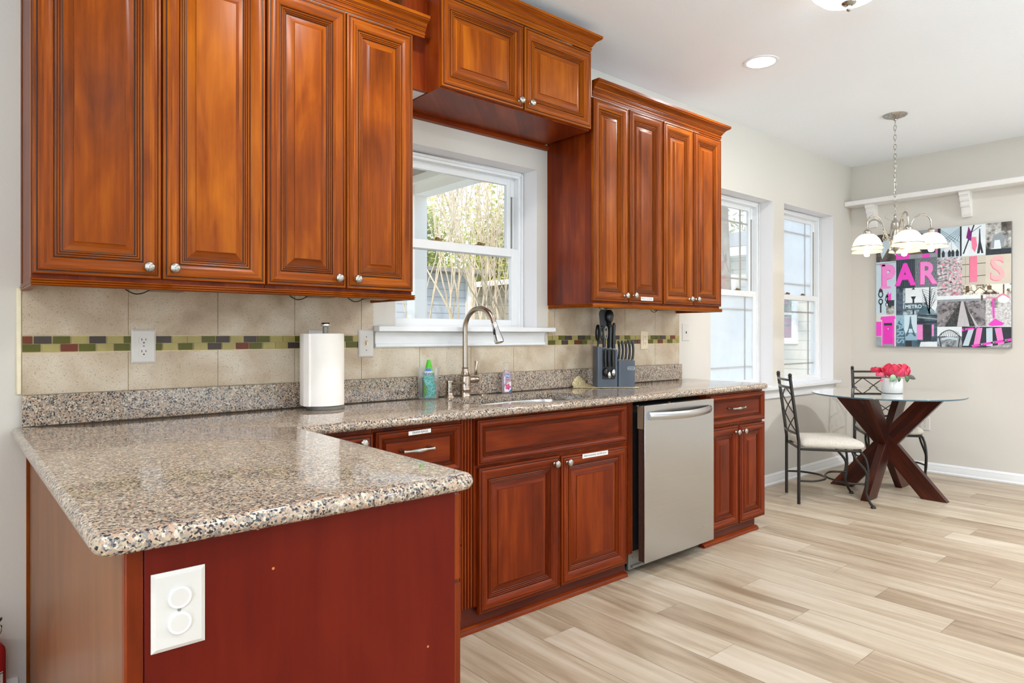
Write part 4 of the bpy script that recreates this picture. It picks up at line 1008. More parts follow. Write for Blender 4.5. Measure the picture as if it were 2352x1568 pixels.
# ------------------------------------------------------------------ fire extinguisher
ex, ey = .102, -.092
FE = thing('fire_extinguisher', (ex, ey, 0), 'red fire extinguisher with pull ring standing by the grey wall, left of the peninsula', 'fire extinguisher')
mb = MB(); mb.lathe((ex, ey, .0015), [(.048, 0), (.053, .004), (.053, .215), (.050, .232), (.040, .246), (.026, .254), (.020, .258), (.020, .276), (.018, .277)], 40); mb.build('cylinder', M['red'], FE, smooth=50)
mb = MB(); mb.lathe((ex, ey, .2785), [(.022, 0), (.024, .003), (.024, .010), (.017, .014), (.015, .030), (.006, .031)], 20); mb.obox((ex + .006, ey - .006, .300), (.010, -.010, 0), (.010, .010, 0), (0, 0, .010)); mb.build('valve', M['black'], FE)
mb = MB(); mb.obox((ex - .012, ey, .318), (.050, -.02, .005), (.004, .010, 0), (0, 0, .004)); mb.obox((ex - .012, ey, .302), (.050, -.02, -.003), (.004, .010, 0), (0, 0, .0035)); mb.build('lever', M['black'], FE); MB().sphere((ex + .025, ey - .012, .326), .009, 12, 8).build('gauge', M['brass'], FE)
MB().tube([V(ex + .021, ey - .030, .301) + VR * (.0215 * math.cos(t)) + V(0, 0, .0215 * math.sin(t)) for t in [2 * math.pi * k / 28 for k in range(28)]], .0022, 8, 0, True).build('pull_ring', M['nickel'], FE, smooth=60)
mb = MB(); lp2 = lambda a, z: (ex + .0536 * math.cos(a), ey + .0536 * math.sin(a), z)
aa = [R(-150 + 112 * i / 14) for i in range(15)]
mb.grid([[lp2(a, z) for a in aa] for z in (.035, .168)], 0)
lp3 = lambda a, z: (ex + .0540 * math.cos(a), ey + .0540 * math.sin(a), z)
for z, hgt in ((.163, .003), (.118, .0022)): mb.grid([[lp3(a, z + d) for a in aa] for d in (-hgt / 2, hgt / 2)], 1)
for k in range(7): mb.grid([[lp3(a, .155 - k * .0052 + d) for a in aa[2:14 - k % 3]] for d in (-.0005, .0005)], 1)
mb.tube([V(*lp3(R(-46), .104)) + V(.0068 * math.cos(t) * .72, .0068 * math.cos(t) * .70, .0068 * math.sin(t)) for t in [2 * math.pi * k / 18 for k in range(18)]], .0008, 6, 1, True)
mb.text('UL', .0085, V(*lp3(R(-46), .104)) + V(.0012, -.0012, 0), Vector((.72, .70, 0)), (0, 0, 1), 1); mb.text('LISTED', .004, V(*lp3(R(-46), .0935)) + V(.0012, -.0012, 0), Vector((.72, .70, 0)), (0, 0, 1), 1)
mb.build('instruction_label', [M['label'], M['ink']], FE, merge=False)

# ================================================================== DINING CORNER
# glass-top table on crossed walnut beams
tcx, tcy, tzt = 5.49, -.71, .757
TB = thing('dining_table', (tcx, tcy, 0), 'round glass-top dining table on crossed dark walnut beams in the dining corner', 'table')
gt = MB().lathe((tcx, tcy, tzt - .010), [(.001, 0), (.519, 0), (.519, .010), (.001, .010)], 72, 0, 'z', False).build('glass_top', M['tabletop'], TB, smooth=30)
MB().lathe((tcx, tcy, tzt - .0095), [(.5192, 0), (.5212, .003), (.5212, .006), (.5192, .009)], 72, 0, 'z', False).build('glass_rim', M['tableedge'], gt, smooth=50)
def beam(mb, d, sgn, wv, th, h, off=0):
    """flat board in the vertical plane through unit dir d, from foot at -sgn*.33 to top at +sgn*.315; parallel to the floor at both ends"""
    d = Vector(d); n = V(-d.y, d.x, 0); c = V(tcx, tcy, 0)
    hw = wv / 2 / math.sin(math.atan2(h, .645))
    q = [(-sgn * .330 - hw, .0015), (-sgn * .330 + hw, .0015), (sgn * .315 + hw, h), (sgn * .315 - hw, h)]
    gdir = (d * (sgn * .645) + V(0, 0, h)).normalized()
    rows = [[c + d * a + V(0, 0, z) + n * (s * th / 2 + off) for a, z in q] for s in (-1, 1)]
    mb.grid(rows, 0, True, gdir, True, True)
TH_ = tzt - .0105
for d in ((0, 1, 0), (1, 0, 0)):
    for s in (1, -1):
        mb = MB(); beam(mb, d, s, .128, .052 if s > 0 else .0515, TH_); mb.build('crossed_beam', M['table'], TB, bevel=.002)

# vase with silk roses
vx, vy, vz = 5.565, -.725, tzt + .0005
pv = lambda a, d, h: V(vx, vy, vz + h) + VR * a + VF * d
VS = thing('flower_vase', (vx, vy, vz), 'round white ceramic pot on the glass table', 'vase')
MB().lathe((vx, vy, vz), [(.001, 0), (.064, 0), (.071, .002), (.074, .008), (.074, .112), (.072, .116), (.068, .114), (.066, .02), (.001, .016)], 44, 0, 'z', False).build('pot', M['ceramic'], VS, smooth=45)
def petal(mb, c, az, el, rr_, w, h, m, flare=.12, rn_=random):
    """cupped petal: a patch of a shell of radius rr_ about c, facing azimuth az, rim at elevation el, edge flaring outward"""
    rows = []
    for i in range(6):
        t = i / 5; row = []
        for j in range(7):
            u = j / 3 - 1; edge = 1 - .22 * u * u * t
            e = R(el - h * (1 - t * edge)); a = az + u * w * (math.sin(math.pi * (.22 + .62 * t)))
            r_ = rr_ * (1 + flare * t ** 3 + .05 * u * u)
            row.append(Vector(c) + V(math.cos(a) * math.cos(e), math.sin(a) * math.cos(e), math.sin(e) * .82) * r_)
        rows.append(row)
    mb.grid(rows, m)
def rose(name, label, c, R0, petals, parent=None, seed=1, tilt=None):
    rn_ = random.Random(seed); t = thing(name, c, label, 'flower')
    for k, (n, rr_, el, w, h) in enumerate(((3, .26, 82, 1.25, 95), (4, .42, 76, 1.05, 95), (5, .58, 70, .85, 90), (6, .74, 58, .72, 80), (7, .88, 42, .62, 70), (7, 1.0, 22, .60, 58))[:petals]):
        mb = MB()
        for i in range(n):
            petal(mb, Vector(c) - V(0, 0, .0), 2 * math.pi * (i + rn_.random() * .3 + .45 * k) / n, el + rn_.uniform(-7, 7), R0 * rr_ * rn_.uniform(.94, 1.06), w, h, 0, rn_.uniform(.06, .20), rn_)
        o = mb.build('petal_whorl', M['rose'] if k % 2 else M['rosed'], t, smooth=80, merge=False)
        s2_ = o.modifiers.new('s', 'SUBSURF'); s2_.levels = 1; s2_.render_levels = 1
    return t
rose('rose', 'large open deep pink silk rose in the white pot', pv(.022, -.012, .174), .088, 6, seed=4)
rose('rose', 'smaller pink silk rose at the back left of the pot', pv(-.080, .078, .172), .042, 5, seed=9)
rose('rosebud', 'half-open pink silk rosebud drooping over the left rim', pv(-.112, -.030, .140), .038, 4, seed=2)
rose('rosebud', 'closed pink silk bud below the half-open one', pv(-.104, -.036, .098), .026, 2, seed=5)
def leaf(label, c, az, tilt, L, w, m):
    d = (VR * math.cos(az) - VF * .25 + V(0, 0, math.sin(az))).normalized() if tilt is None else tilt
    d = Vector(d).normalized(); s_ = d.cross(VF).normalized(); n = d.cross(s_)
    mb = MB(); rows = []
    for i in range(9):
        t = i / 8; ww = w * math.sin(math.pi * (t * .94 + .03)) ** .8 * (1.15 - .4 * t); p = Vector(c) + d * (L * t) + n * (.012 * math.sin(t * 3))
        rows.append([p - s_ * ww + n * .004, p, p + s_ * ww + n * .004])
    mb.grid(rows, 0); o = mb.build('leaf', M[m], smooth=70, loc=tuple(c)); sm_ = o.modifiers.new('t', 'SOLIDIFY'); sm_.thickness = .0008
    tag(o, label, 'leaf')
leaf('pale green heart-shaped silk leaf over the left rim of the pot', pv(-.030, -.080, .145), 0, VR * -.55 + V(0, 0, -.8), .062, .028, 'leafp')
leaf('small dark green silk leaf hanging at the pot\'s front', pv(-.005, -.080, .135), 0, VR * .15 + V(0, 0, -1), .045, .014, 'leafg')
leaf('green silk leaf hanging at the right rim of the pot', pv(.070, -.05, .140), 0, VR * .25 + V(0, 0, -1), .055, .018, 'leafg')
leaf('grey-brown silk leaf sticking out to the far right of the roses', pv(.098, -.01, .138), 0, VR * 1 + V(0, 0, -.42), .078, .017, 'leafgrey')
leaf('small grey silk leaf behind the big rose at upper right', pv(.085, .03, .150), 0, VR * 1 + V(0, 0, .25), .040, .012, 'leafgrey')

# wrought-iron side chairs
def make_chair(label):
    t = thing('dining_chair', (0, 0, 0), label, 'chair', 'iron dining chairs')
    I = M['iron']; bw, fw, yb, yf = .175, .215, -.2125, .2125
    lean = lambda z: -.062 * max(0, (z - .44) / .48) ** 1.05
    for s in (-1, 1):
        mb = MB(); mb.tube([(s * bw, yb + lean(z), z) for z in (.0015, .2, .44, .55, .65, .75, .85, .905)], .0125, 6); mb.sphere((s * bw, yb + lean(.905), .917), .014, 12, 8); mb.lathe((s * bw, yb + lean(.905), .900), [(.015, 0), (.015, .006)], 12)
        mb.build('back_leg', I, t, local=True, smooth=40)
    def rail(z, r, bow=.028, flat=1):
        pts = [(bw * u, yb + lean(z) - bow * (1 - u * u), z) for u in [i / 8 * 2 - 1 for i in range(9)]]
        MB().tube(pts, r, 8).build('back_rail', I, t, local=True, smooth=60)
    rail(.882, .0085); rail(.828, .0095); rail(.500, .0095, .022)
    # diamond lattice: two families of diagonals between the rails
    zl, zh_ = .500, .828; mb = MB(); n = 2; H = zh_ - zl; W_ = 2 * bw
    def pt(u, z): return V(-bw + W_ * u, yb + lean(z) - .026 * (1 - (2 * u - 1) ** 2), z)
    slope = .50  # z-fraction covered per unit of u*n
    for sg in (1, -1):
        for k in range(-3, 5):
            seg_ = []
            for i in range(25):
                f = i / 24; u = (k * .5 + f * 1.25); u = u if sg > 0 else 1 - u
                if -.001 <= u <= 1.001: seg_.append(pt(u, zl + H * f))
            if len(seg_) > 2: mb.tube(seg_, .0042, 6)
    mb.build('back_lattice', I, t, local=True, smooth=60)
    fr_ = [(-bw, yb + .01), (bw, yb + .01), (fw, yf - .012), (-fw, yf - .012)]; rp = round_poly(fr_, [.01, .01, .05, .05], 5)
    MB().tube([(p.x, p.y, .392) for p in rp], .0095, 8, 0, True).build('seat_frame', I, t, local=True, smooth=60)
    cu = round_poly([(-bw - .002, yb + .018), (bw + .002, yb + .018), (fw + .012, yf + .012), (-fw - .012, yf + .012)], [.03, .03, .07, .07], 7)
    mb = MB(); rows = []
    for ins, z in ((.02, .402), (.004, .406), (-.004, .418), (-.004, .432), (.006, .448), (.03, .460), (.07, .468), (.12, .471)): rows.append([(p.x * (1 - ins / .215), p.y * (1 - ins / .215), z) for p in cu])
    mb.grid(rows, 0, True, None, True, True); mb.build('seat_cushion', M['fabric'], t, local=True, smooth=70)
    for s in (-1, 1):
        for j, (ox, oy) in enumerate(((0, -.055), (.0, 0))):
            mb = MB(); x0, y0 = s * (fw - .012), yf - .022 + oy
            pts = spline([(x0, y0, .386), (x0 + s * .006, y0 + .022 + .010 * j, .335), (x0 + s * .012, yf + .022 - .012 * (1 - j), .25), (x0 + s * .012, yf + .018 - .010 * (1 - j), .16), (x0 + s * .010, yf + .010, .10), (x0 + s * .014, yf + .030, .045), (x0 + s * .018, yf + .052, .012)], 5)
            mb.tube(pts, .0092, 8); 
            if j: mb.lathe((x0 + s * .018, yf + .054, .0015), [(.017, 0), (.018, .006), (.012, .016), (.010, .018)], 12)
            mb.build('front_leg', I, t, local=True, smooth=60)
    zs_ = .165
    back = spline([(-bw, yb + .006, zs_), (-bw * .98, yb + .10, zs_), (-bw * .55, -.018, zs_), (0, .008, zs_), (bw * .55, -.018, zs_), (bw * .98, yb + .10, zs_), (bw, yb + .006, zs_)], 5)
    front_ = spline([(-fw + .004, yf + .012, zs_), (-fw * .92, yf - .10, zs_), (-fw * .5, .050, zs_), (0, .024, zs_), (fw * .5, .050, zs_), (fw * .92, yf - .10, zs_), (fw - .004, yf + .012, zs_)], 5)
    for p in (back, front_): MB().tube(p, .0075, 8).build('stretcher', I, t, local=True, smooth=60)
    return t
CH = make_chair('iron side chair with beige seat standing between the counter end and the table')
def face(o, loc, d): o.location = (loc[0], loc[1], 0); o.rotation_euler = (0, 0, math.atan2(-d[0], d[1]))
face(CH, (4.912, -.490), (.647, -.762))
c2 = dup(CH, (0, 0, 0), 0, label='iron side chair with beige seat in the corner behind the glass table')
face(c2, (6.00, -.52), (-.766, -.643))

# wall shelf on corbels
SH = thing('wall_shelf', (6.5, -1.6, 2.40), 'long white painted shelf high on the dining end wall', 'shelf')
MB().box(6.427, 6.5842, -3.6, -.002, 2.404, 2.448).build('board', M['whitewood'], SH, bevel=.004)
def corbel(yc):
    w = .034; X = 6.5842
    prof = [(0, .2035), (.122, .2035), (.126, .190), (.122, .176), (.108, .170), (.100, .158), (.102, .140), (.094, .126), (.080, .120), (.076, .108), (.078, .092), (.070, .080), (.056, .074), (.050, .056), (.046, .034), (.040, .016), (.030, .006), (.030, 0), (0, 0)]
    mb = MB(); mb.prism([(X - d, 2.200 + z) for d, z in prof], 'y', yc - w, yc + w)
    mb.grid([[(X - d - .004, yc + w * .55 * s, 2.200 + z) for d, z in prof[5:15]] for s in (-1, -.6, .6, 1)], 0)
    return mb.build('corbel', M['whitewood'], SH, smooth=30)
for yc in (-.205, -.95, -1.70, -2.45): corbel(yc)

# ------------------------------------------------------------------ city collage canvas
def canvas():
    X0 = 6.553; y_of = lambda u: -.236 - 1.022 * u; z_of = lambda v: 1.101 + 1.022 * v
    mats = []; idx = {}
    def cm(key, rgb, var=.05, sc=20):
        if key not in idx: idx[key] = len(mats); mats.append(plain('print_' + key, rgb, .55, var=var, scale=sc))
        return idx[key]
    def photo(key, a, b, sc, lo=.35, hi=.65):
        if key not in idx:
            t = NT('print_' + key); co = t.n('TexCoord').outputs['Object']
            nz = t.n('TexNoise', None, Vector=co, Scale=float(sc), Detail=8.0, Roughness=.65).outputs[0]
            t.bsdf(Base_Color=t.ramp(nz, [(lo, lin(a)), (hi, lin(b))]), Roughness=.55); idx[key] = len(mats); mats.append(t.m)
        return idx[key]
    mb = MB(); mb.box(X0, 6.5838, y_of(1), y_of(0), z_of(0), z_of(1), cm('canvas_edge', (120, 120, 122)))
    ly = [0]
    def P(u, v, k): return (X0 - .0003 * k, y_of(u), z_of(v))
    def cell(u0, v0, u1, v1, m, k=1): mb.poly([P(u0, v0, k), P(u1, v0, k), P(u1, v1, k), P(u0, v1, k)], m)
    def shp(pts, m, k=2): mb.poly([P(u, v, k) for u, v in pts], m)
    def blob(u, v, ru, rv, m, k=2, n=16): shp([(u + ru * math.cos(2 * math.pi * i / n), v + rv * math.sin(2 * math.pi * i / n)) for i in range(n)], m, k)
    def line(u0, v0, u1, v1, w, m, k=2):
        dx, dy = u1 - u0, v1 - v0; L = math.hypot(dx, dy); nx, ny = -dy / L * w / 2, dx / L * w / 2
        shp([(u0 + nx, v0 + ny), (u0 - nx, v0 - ny), (u1 - nx, v1 - ny), (u1 + nx, v1 + ny)], m, k)
    def word(s, size, u, v, m, k=3, xs=1, bold=0, rot=0):
        ux = Vector((0, -1, 0)); uz = Vector((0, 0, 1))
        if rot: ux, uz = Vector((0, 0, -1)), Vector((0, -1, 0))
        mb.text(s, size, P(u, v, k), ux, uz, m, xs=xs, bold=bold)
    pink = cm('pink', (238, 70, 196)); pinkl = cm('pink_light', (240, 140, 206)); rose_ = cm('pink_pale', (244, 184, 186)); rosem = cm('pink_mid', (240, 130, 160)); wht = cm('white', (232, 238, 242)); dk = cm('dark', (42, 50, 58), .2); gry = cm('grey', (150, 158, 164), .1); lgt = cm('light_blue', (196, 214, 224), .06, 8); pur = cm('purple', (122, 22, 120)); beige = cm('beige', (204, 196, 182), .06, 6); brn = cm('brown', (112, 90, 62), .2, 30); teal = cm('slate_blue', (74, 104, 120), .2, 30)
    trees_ = photo('winter_trees', (40, 58, 70), (200, 222, 232), 26); boul = photo('boulevard', (52, 48, 54), (170, 164, 168), 40); stonep = photo('stone', (70, 76, 84), (140, 150, 158), 120); carv = photo('carving', (40, 38, 38), (226, 224, 218), 18); bloss = photo('blossom', (96, 92, 96), (240, 232, 236), 45); blossp = photo('blossom_pink', (236, 120, 150), (250, 226, 230), 60); shopf = photo('shopfront', (34, 50, 60), (86, 116, 132), 20); bikes = photo('bikes', (92, 70, 44), (246, 240, 226), 14, .42, .5); fur = photo('dark_texture', (46, 40, 36), (120, 112, 104), 14); cobble = photo('cobble', (160, 158, 160), (240, 238, 238), 60); metro2 = photo('ironwork', (50, 54, 62), (222, 228, 234), 16)
    # top row
    cell(0, .755, .165, 1, fur); shp([(.05, .78), (.10, .87), (.165, .80), (.165, .86), (.1, .98), (.02, .90)], lgt)
    cell(.165, .765, .485, 1, gry); cell(.165, .765, .27, .80, pink, 2); cell(.18, .82, .25, .97, dk, 2); cell(.27, .80, .37, .98, brn, 2); cell(.37, .80, .48, .97, dk, 2); line(.17, .78, .17, .99, .012, pink, 3); line(.262, .79, .262, .99, .012, pink, 3); line(.475, .79, .475, .99, .012, pink, 3); cell(.37, .765, .43, .795, pink, 3)
    cell(.485, .75, .665, 1, lgt); cell(.487, .755, .51, 1, dk, 2); cell(.651, .755, .663, 1, dk, 2)
    for i in range(6):
        line(.51 + i * .03, .88 + .0 * i, .51 + min(.14, .14), .99 - i * .012, .003, teal, 2); line(.65 - i * .03, .87, .51, .99 - i * .012, .003, teal, 2)
    shp([(.52, .80), (.59, .89), (.648, .80)], wht, 3); line(.59, .78, .59, .885, .003, gry, 4)
    for u in (.53, .575, .600, .632): shp([(u - .010, .755), (u - .012, .79), (u - .006, .805), (u, .815), (u + .006, .805), (u + .012, .79), (u + .010, .755)], dk, 4)
    cell(.665, .75, .83, 1, wht); line(.675, .77, .75, 1.0, .010, dk, 2); line(.70, .92, .80, .99, .004, dk, 2)
    shp([(.712, .995), (.695, .90), (.730, .87), (.735, .93)], pur, 3); shp([(.730, .905), (.765, .90), (.772, .83), (.757, .775), (.737, .81)], rosem, 4)
    shp([(.770, .765), (.783, .86), (.786, .965), (.792, .965), (.797, .86), (.815, .765), (.80, .765), (.795, .80), (.788, .765)], dk, 3)
    cell(.83, .745, 1, 1, carv); cell(.935, .93, 1, 1, fur, 2); shp([(.86, .80), (.88, .90), (.93, .92), (.96, .88), (.95, .80)], gry, 2); shp([(.885, .79), (.89, .86), (.925, .86), (.935, .79)], wht, 3); cell(.83, .745, 1, .79, dk, 2)
    # letter row
    cell(0, .515, .165, .755, lgt); line(0, .735, .165, .745, .003, dk, 2)
    cell(.165, .51, .315, .76, dk)
    for i in range(10): line(.17 + i * .015, .52, .17 + i * .015, .76, .003, teal, 2)
    cell(.315, .51, .485, .755, stonep); cell(.485, .43, .665, .75, bloss)
    rb_ = random.Random(5)
    for i in range(110):
        u, v = rb_.uniform(.50, .66), rb_.uniform(.44, .745)
        if (u - .5) / .16 + rb_.uniform(-.3, .3) > .35: blob(u, v, rb_.uniform(.004, .010), rb_.uniform(.004, .009), blossp if i % 3 else rosem, 2 + i % 2, 7)
    for v in (.48, .55, .60, .66): line(.487, v, .56, v + .01, .005, dk, 2)
    cell(.665, .51, .83, .75, beige); cell(.83, .51, 1, .75, cm('cream', (216, 204, 188), .05, 6)); line(.665, .68, .83, .685, .006, brn, 2); line(.665, .58, .83, .585, .006, brn, 2); line(.69, .52, .69, .74, .003, gry, 2)
    def big(ch, size, u, v, xs, face_m, bold):
        for k in range(5): word(ch, size, u - .0045 + k * .0011 + .0, v - .0045 + k * .0011, rosem if ch in 'IS' else cm('pink_side', (214, 44, 168)), 3 + k * .2, xs, bold)
        word(ch, size, u, v, face_m, 4.4, xs, bold)
    big('P', .275, .098, .614, .78, pinkl, .014)
    shp([(.035, .515), (.122, .515), (.122, .535), (.035, .535)], pinkl, 4.5); shp([(.03, .715), (.075, .715), (.075, .735), (.03, .735)], pinkl, 4.4); 
    big('A', .262, .240, .622, .82, pink, .010); big('R', .268, .412, .622, .82, pinkl, .008)
    cell(.722, .535, .772, .745, rosem, 4); cell(.717, .530, .724, .740, cm('pink_shadow', (216, 100, 140)), 3.8)
    big('S', .275, .91, .625, .80, rose_, .006)
    # row 3
    cell(0, .285, .165, .515, lgt)
    for u, v, s_ in ((.038, .30, 1.0), (.09, .30, .72)):
        line(u, v, u, v + .09 * s_, .012, dk, 2); blob(u, v + .10 * s_, .02 * s_, .028 * s_, dk); blob(u, v + .165 * s_, .022 * s_, .032 * s_, dk); blob(u, v + .165 * s_, .012 * s_, .020 * s_, lgt, 3); blob(u, v + .10 * s_, .011 * s_, .016 * s_, lgt, 3); shp([(u - .02 * s_, v + .19 * s_), (u, v + .235 * s_), (u + .02 * s_, v + .19 * s_)], dk, 3)
    cell(.085, .285, .15, .40, dk, 2); shp([(.08, .41), (.155, .41), (.145, .395), (.09, .395)], dk, 3); cell(.085, .285, .15, .36, carv, 3); shp([(.09, .41), (.09, .46), (.10, .49), (.11, .46), (.125, .48), (.125, .41)], pink, 3)
    cell(.165, .275, .485, .51, trees_); shp([(.24, .51), (.24, .38), (.40, .38), (.47, .30), (.485, .35), (.485, .51)], wht, 2); cell(.165, .275, .22, .51, photo('tree_trunks', (28, 40, 54), (96, 112, 130), 30), 2)
    for a in range(7): line(.42, .30, .42 + .05 * math.cos(a), .40 + .10 * abs(math.sin(a * 1.7)), .004, dk, 3)
    line(.425, .28, .43, .51, .010, dk, 3)
    for i in range(14): line(.43, .34 + i * .011, .43 + (.05 if i % 2 else -.06), .40 + i * .008, .0025, dk, 3)
    shp([(.34, .28), (.35, .33), (.38, .355), (.42, .33), (.44, .28)], teal, 3)
    blob(.303, .462, .025, .034, wht, 4); shp([(.288, .495), (.303, .512), (.318, .495)], dk, 4); line(.303, .28, .303, .44, .014, dk, 3); shp([(.283, .435), (.323, .435), (.312, .41), (.294, .41)], dk, 4)
    cell(.233, .318, .373, .376, dk, 4); cell(.236, .321, .370, .373, teal, 4.3); word('METRO', .044, .303, .346, wht, 5, .92, .001)
    cell(.485, .172, .83, .43, boul); cell(.485, .395, .83, .43, wht, 2); cell(.485, .38, .83, .397, gry, 2)
    shp([(.60, .172), (.78, .172), (.672, .38), (.662, .38)], cm('road', (198, 194, 198), .06, 40), 3); shp([(.54, .172), (.63, .172), (.658, .37), (.65, .37)], photo('avenue_trees', (26, 26, 28), (84, 84, 86), 60), 4); shp([(.72, .172), (.76, .172), (.685, .37), (.678, .37)], photo('avenue_trees', (26, 26, 28), (84, 84, 86), 60), 4); shp([(.485, .20), (.56, .27), (.56, .30), (.485, .26)], cm('facade', (150, 144, 148), .1, 60), 4); shp([(.74, .30), (.83, .22), (.83, .28), (.75, .33)], cm('facade', (150, 144, 148), .1, 60), 4); cell(.797, .38, .812, .425, brn, 3)
    cell(.665, .43, 1, .51, bikes)
    for u in (.725, .86):
        for r_ in (.032,): 
            for i in range(12): line(u + r_ * math.cos(i * .524), .437 + r_ * abs(math.sin(i * .524)), u + r_ * math.cos((i + 1) * .524), .437 + r_ * abs(math.sin((i + 1) * .524)), .004, dk, 3)
    line(.74, .44, .79, .49, .006, brn, 3); line(.79, .49, .85, .44, .006, brn, 3); cell(.69, .45, .715, .505, brn, 3); cell(.84, .47, .87, .50, brn, 3); cell(.945, .43, .955, .505, brn, 3); cell(.955, .47, 1, .50, wht, 3)
    cell(.83, .172, 1, .43, cobble); blob(.90, .36, .05, .045, carv, 2); blob(.95, .385, .04, .03, wht, 3)
    line(.835, .405, .90, .395, .011, rosem, 4); line(.90, .395, .945, .43, .011, rosem, 4); line(.945, .43, .99, .395, .010, rosem, 4); line(.88, .39, .885, .235, .014, pink, 4); shp([(.845, .185), (.87, .21), (.895, .235), (.92, .215), (.955, .195), (.94, .178), (.87, .172)], pink, 4)
    # bottom row
    cell(0, 0, .165, .285, cm('pale_wall', (214, 214, 206), .08, 10)); cell(0, .09, .045, .22, pink, 2); cell(0, 0, .045, .085, gry, 2); shp([(.05, 0), (.05, .235), (.035, .24), (.04, .265), (.155, .27), (.16, .245), (.15, .24), (.15, 0)], pink, 2); cell(.064, .02, .134, .205, cm('door_pink', (230, 50, 180)), 3); cell(.066, .185, .132, .207, dk, 4); cell(.06, .0, .14, .02, gry, 4); blob(.10, .155, .004, .006, wht, 4, 8)
    cell(.165, 0, .33, .275, cm('mist', (150, 184, 202), .06, 6)); cell(.23, .12, .33, .275, cm('mist_sky', (206, 226, 236), .03, 6), 1.5); shp([(.165, .18), (.20, .25), (.21, .20), (.235, .13), (.24, .06), (.165, .03)], teal, 2); cell(.165, .0, .33, .055, teal, 1.8)
    shp([(.238, .09), (.262, .15), (.272, .205), (.276, .262), (.284, .262), (.288, .205), (.30, .15), (.325, .09), (.31, .09), (.29, .115), (.27, .115), (.253, .09)], teal, 3); shp([(.262, .12), (.27, .155), (.292, .155), (.30, .12)], cm('mist_sky', (206, 226, 236), .03, 6), 4); cell(.24, .0, .29, .05, dk, 3)
    word('PARIS', .085, .197, .135, cm('mist_text', (140, 178, 200)), 4, 1.05, .002, 1)
    cell(.33, 0, .485, .275, shopf); cell(.33, .06, .375, .19, pinkl, 2); cell(.445, .09, .460, .19, pinkl, 2); cell(.33, .20, .485, .22, dk, 2); shp([(.35, 0), (.36, .04), (.485, .045), (.485, 0)], wht, 2); cell(.38, .05, .44, .19, dk, 2); line(.335, .255, .485, .235, .012, gry, 2); line(.34, .275, .485, .265, .010, dk, 3)
    cell(.485, 0, .665, .17, metro2); cell(.485, .09, .665, .17, wht, 2)
    for i in range(12): line(.495 + i * .0145, .085, .52 + i * .0105, .125 + .02 * math.sin(i / 11 * math.pi), .003, dk, 3)
    pts_ = [(.49 + .165 * i / 12, .08 + .062 * math.sin(math.pi * i / 12)) for i in range(13)]
    for a, b in zip(pts_[:-1], pts_[1:]): line(*a, *b, .006, dk, 3)
    shp([(.515, .075), (.575, .088), (.635, .075), (.632, .056), (.575, .066), (.518, .056)], lgt, 4); line(.515, .0, .50, .08, .008, dk, 3); line(.64, .0, .65, .08, .008, dk, 3); cell(.53, 0, .62, .05, metro2, 4)
    cell(.665, 0, 1, .17, dk)
    shp([(.665, .172), (1, .172), (1, .165), (.8, .168)], wht, 2)
    for u0, m_ in ((.67, lgt), (.745, pinkl), (.835, lgt), (.915, pinkl)):
        k_ = (.83 - u0) * .28; shp([(u0, .012), (u0 + .042, .012), (u0 + .042 + k_ * .9, .16), (u0 + k_, .155)], m_, 2)
    shp([(.665, .132), (.79, .158), (.79, .168), (.665, .152)], pink, 3); shp([(.74, 0), (1, .055), (1, .075), (.73, .018)], pink, 3); shp([(.83, 0), (1, .045), (1, 0)], photo('pavement', (120, 118, 120), (190, 188, 188), 50), 4)
    for u, v in ((.69, .147), (.76, .160), (.80, .022), (.88, .040), (.96, .058)): blob(u, v, .016, .007, dk, 4.5, 10); blob(u + .004, v + .002, .006, .003, wht, 5, 8)
    return mb.build('canvas_print', mats, merge=False, smooth=5, loc=(6.57, -.747, 1.101))
tag(canvas(), 'square black, white and pink city photo collage canvas on the dining end wall', 'painting')

# ------------------------------------------------------------------ chandelier
hx2, hy2 = 5.253, -.856
CD = thing('chandelier', (hx2, hy2, 1.80), 'brushed nickel five-arm chandelier with glass bell shades over the dining table', 'chandelier')
MB().lathe((hx2, hy2, ZC - .0005), [(.078, 0), (.078, -.006), (.070, -.012), (.03, -.026), (.012, -.034), (.010, -.040)], 36).build('ceiling_canopy', M['nickel'], CD, smooth=45)
mb = MB(); zt_, zb_ = 2.758, 2.105; n = 19
for i in range(n):
    zc_ = zt_ - (zt_ - zb_) * (i + .5) / n; L = (zt_ - zb_) / n; a = R(90 * (i % 2) + 25); u = V(math.cos(a), math.sin(a), 0)
    loop = [V(hx2, hy2, zc_) + u * (.0088 * math.cos(t)) + V(0, 0, (L * .62) * math.sin(t)) for t in [2 * math.pi * k / 14 for k in range(14)]]
    mb.tube(loop, .0021, 6, 0, True)
mb.build('chain', M['nickel'], CD, smooth=60)
MB().tube(spline([(hx2, hy2, 2.75), (hx2 + .008, hy2, 2.5), (hx2 - .006, hy2, 2.2), (hx2 + .03, hy2 - .03, 2.14), (hx2 + .055, hy2 - .05, 2.12), (hx2 + .03, hy2 - .03, 2.085), (hx2 - .03, hy2 + .02, 2.09), (hx2 - .055, hy2 + .05, 2.06), (hx2 - .02, hy2 + .01, 2.03), (hx2, hy2, 2.04)], 6), .0013, 5).build('lead_wire', M['nickel'], CD)
MB().lathe((hx2, hy2, 1.794), [(.003, 0), (.007, .006), (.004, .012), (.010, .018), (.022, .026), (.030, .040), (.033, .062), (.030, .066), (.038, .080), (.040, .100), (.034, .112), (.034, .165), (.036, .170), (.030, .176), (.028, .215), (.022, .235), (.012, .243), (.008, .262), (.006, .270), (.010, .278), (.004, .290)], 28).build('center_column', M['nickel'], CD, smooth=45)
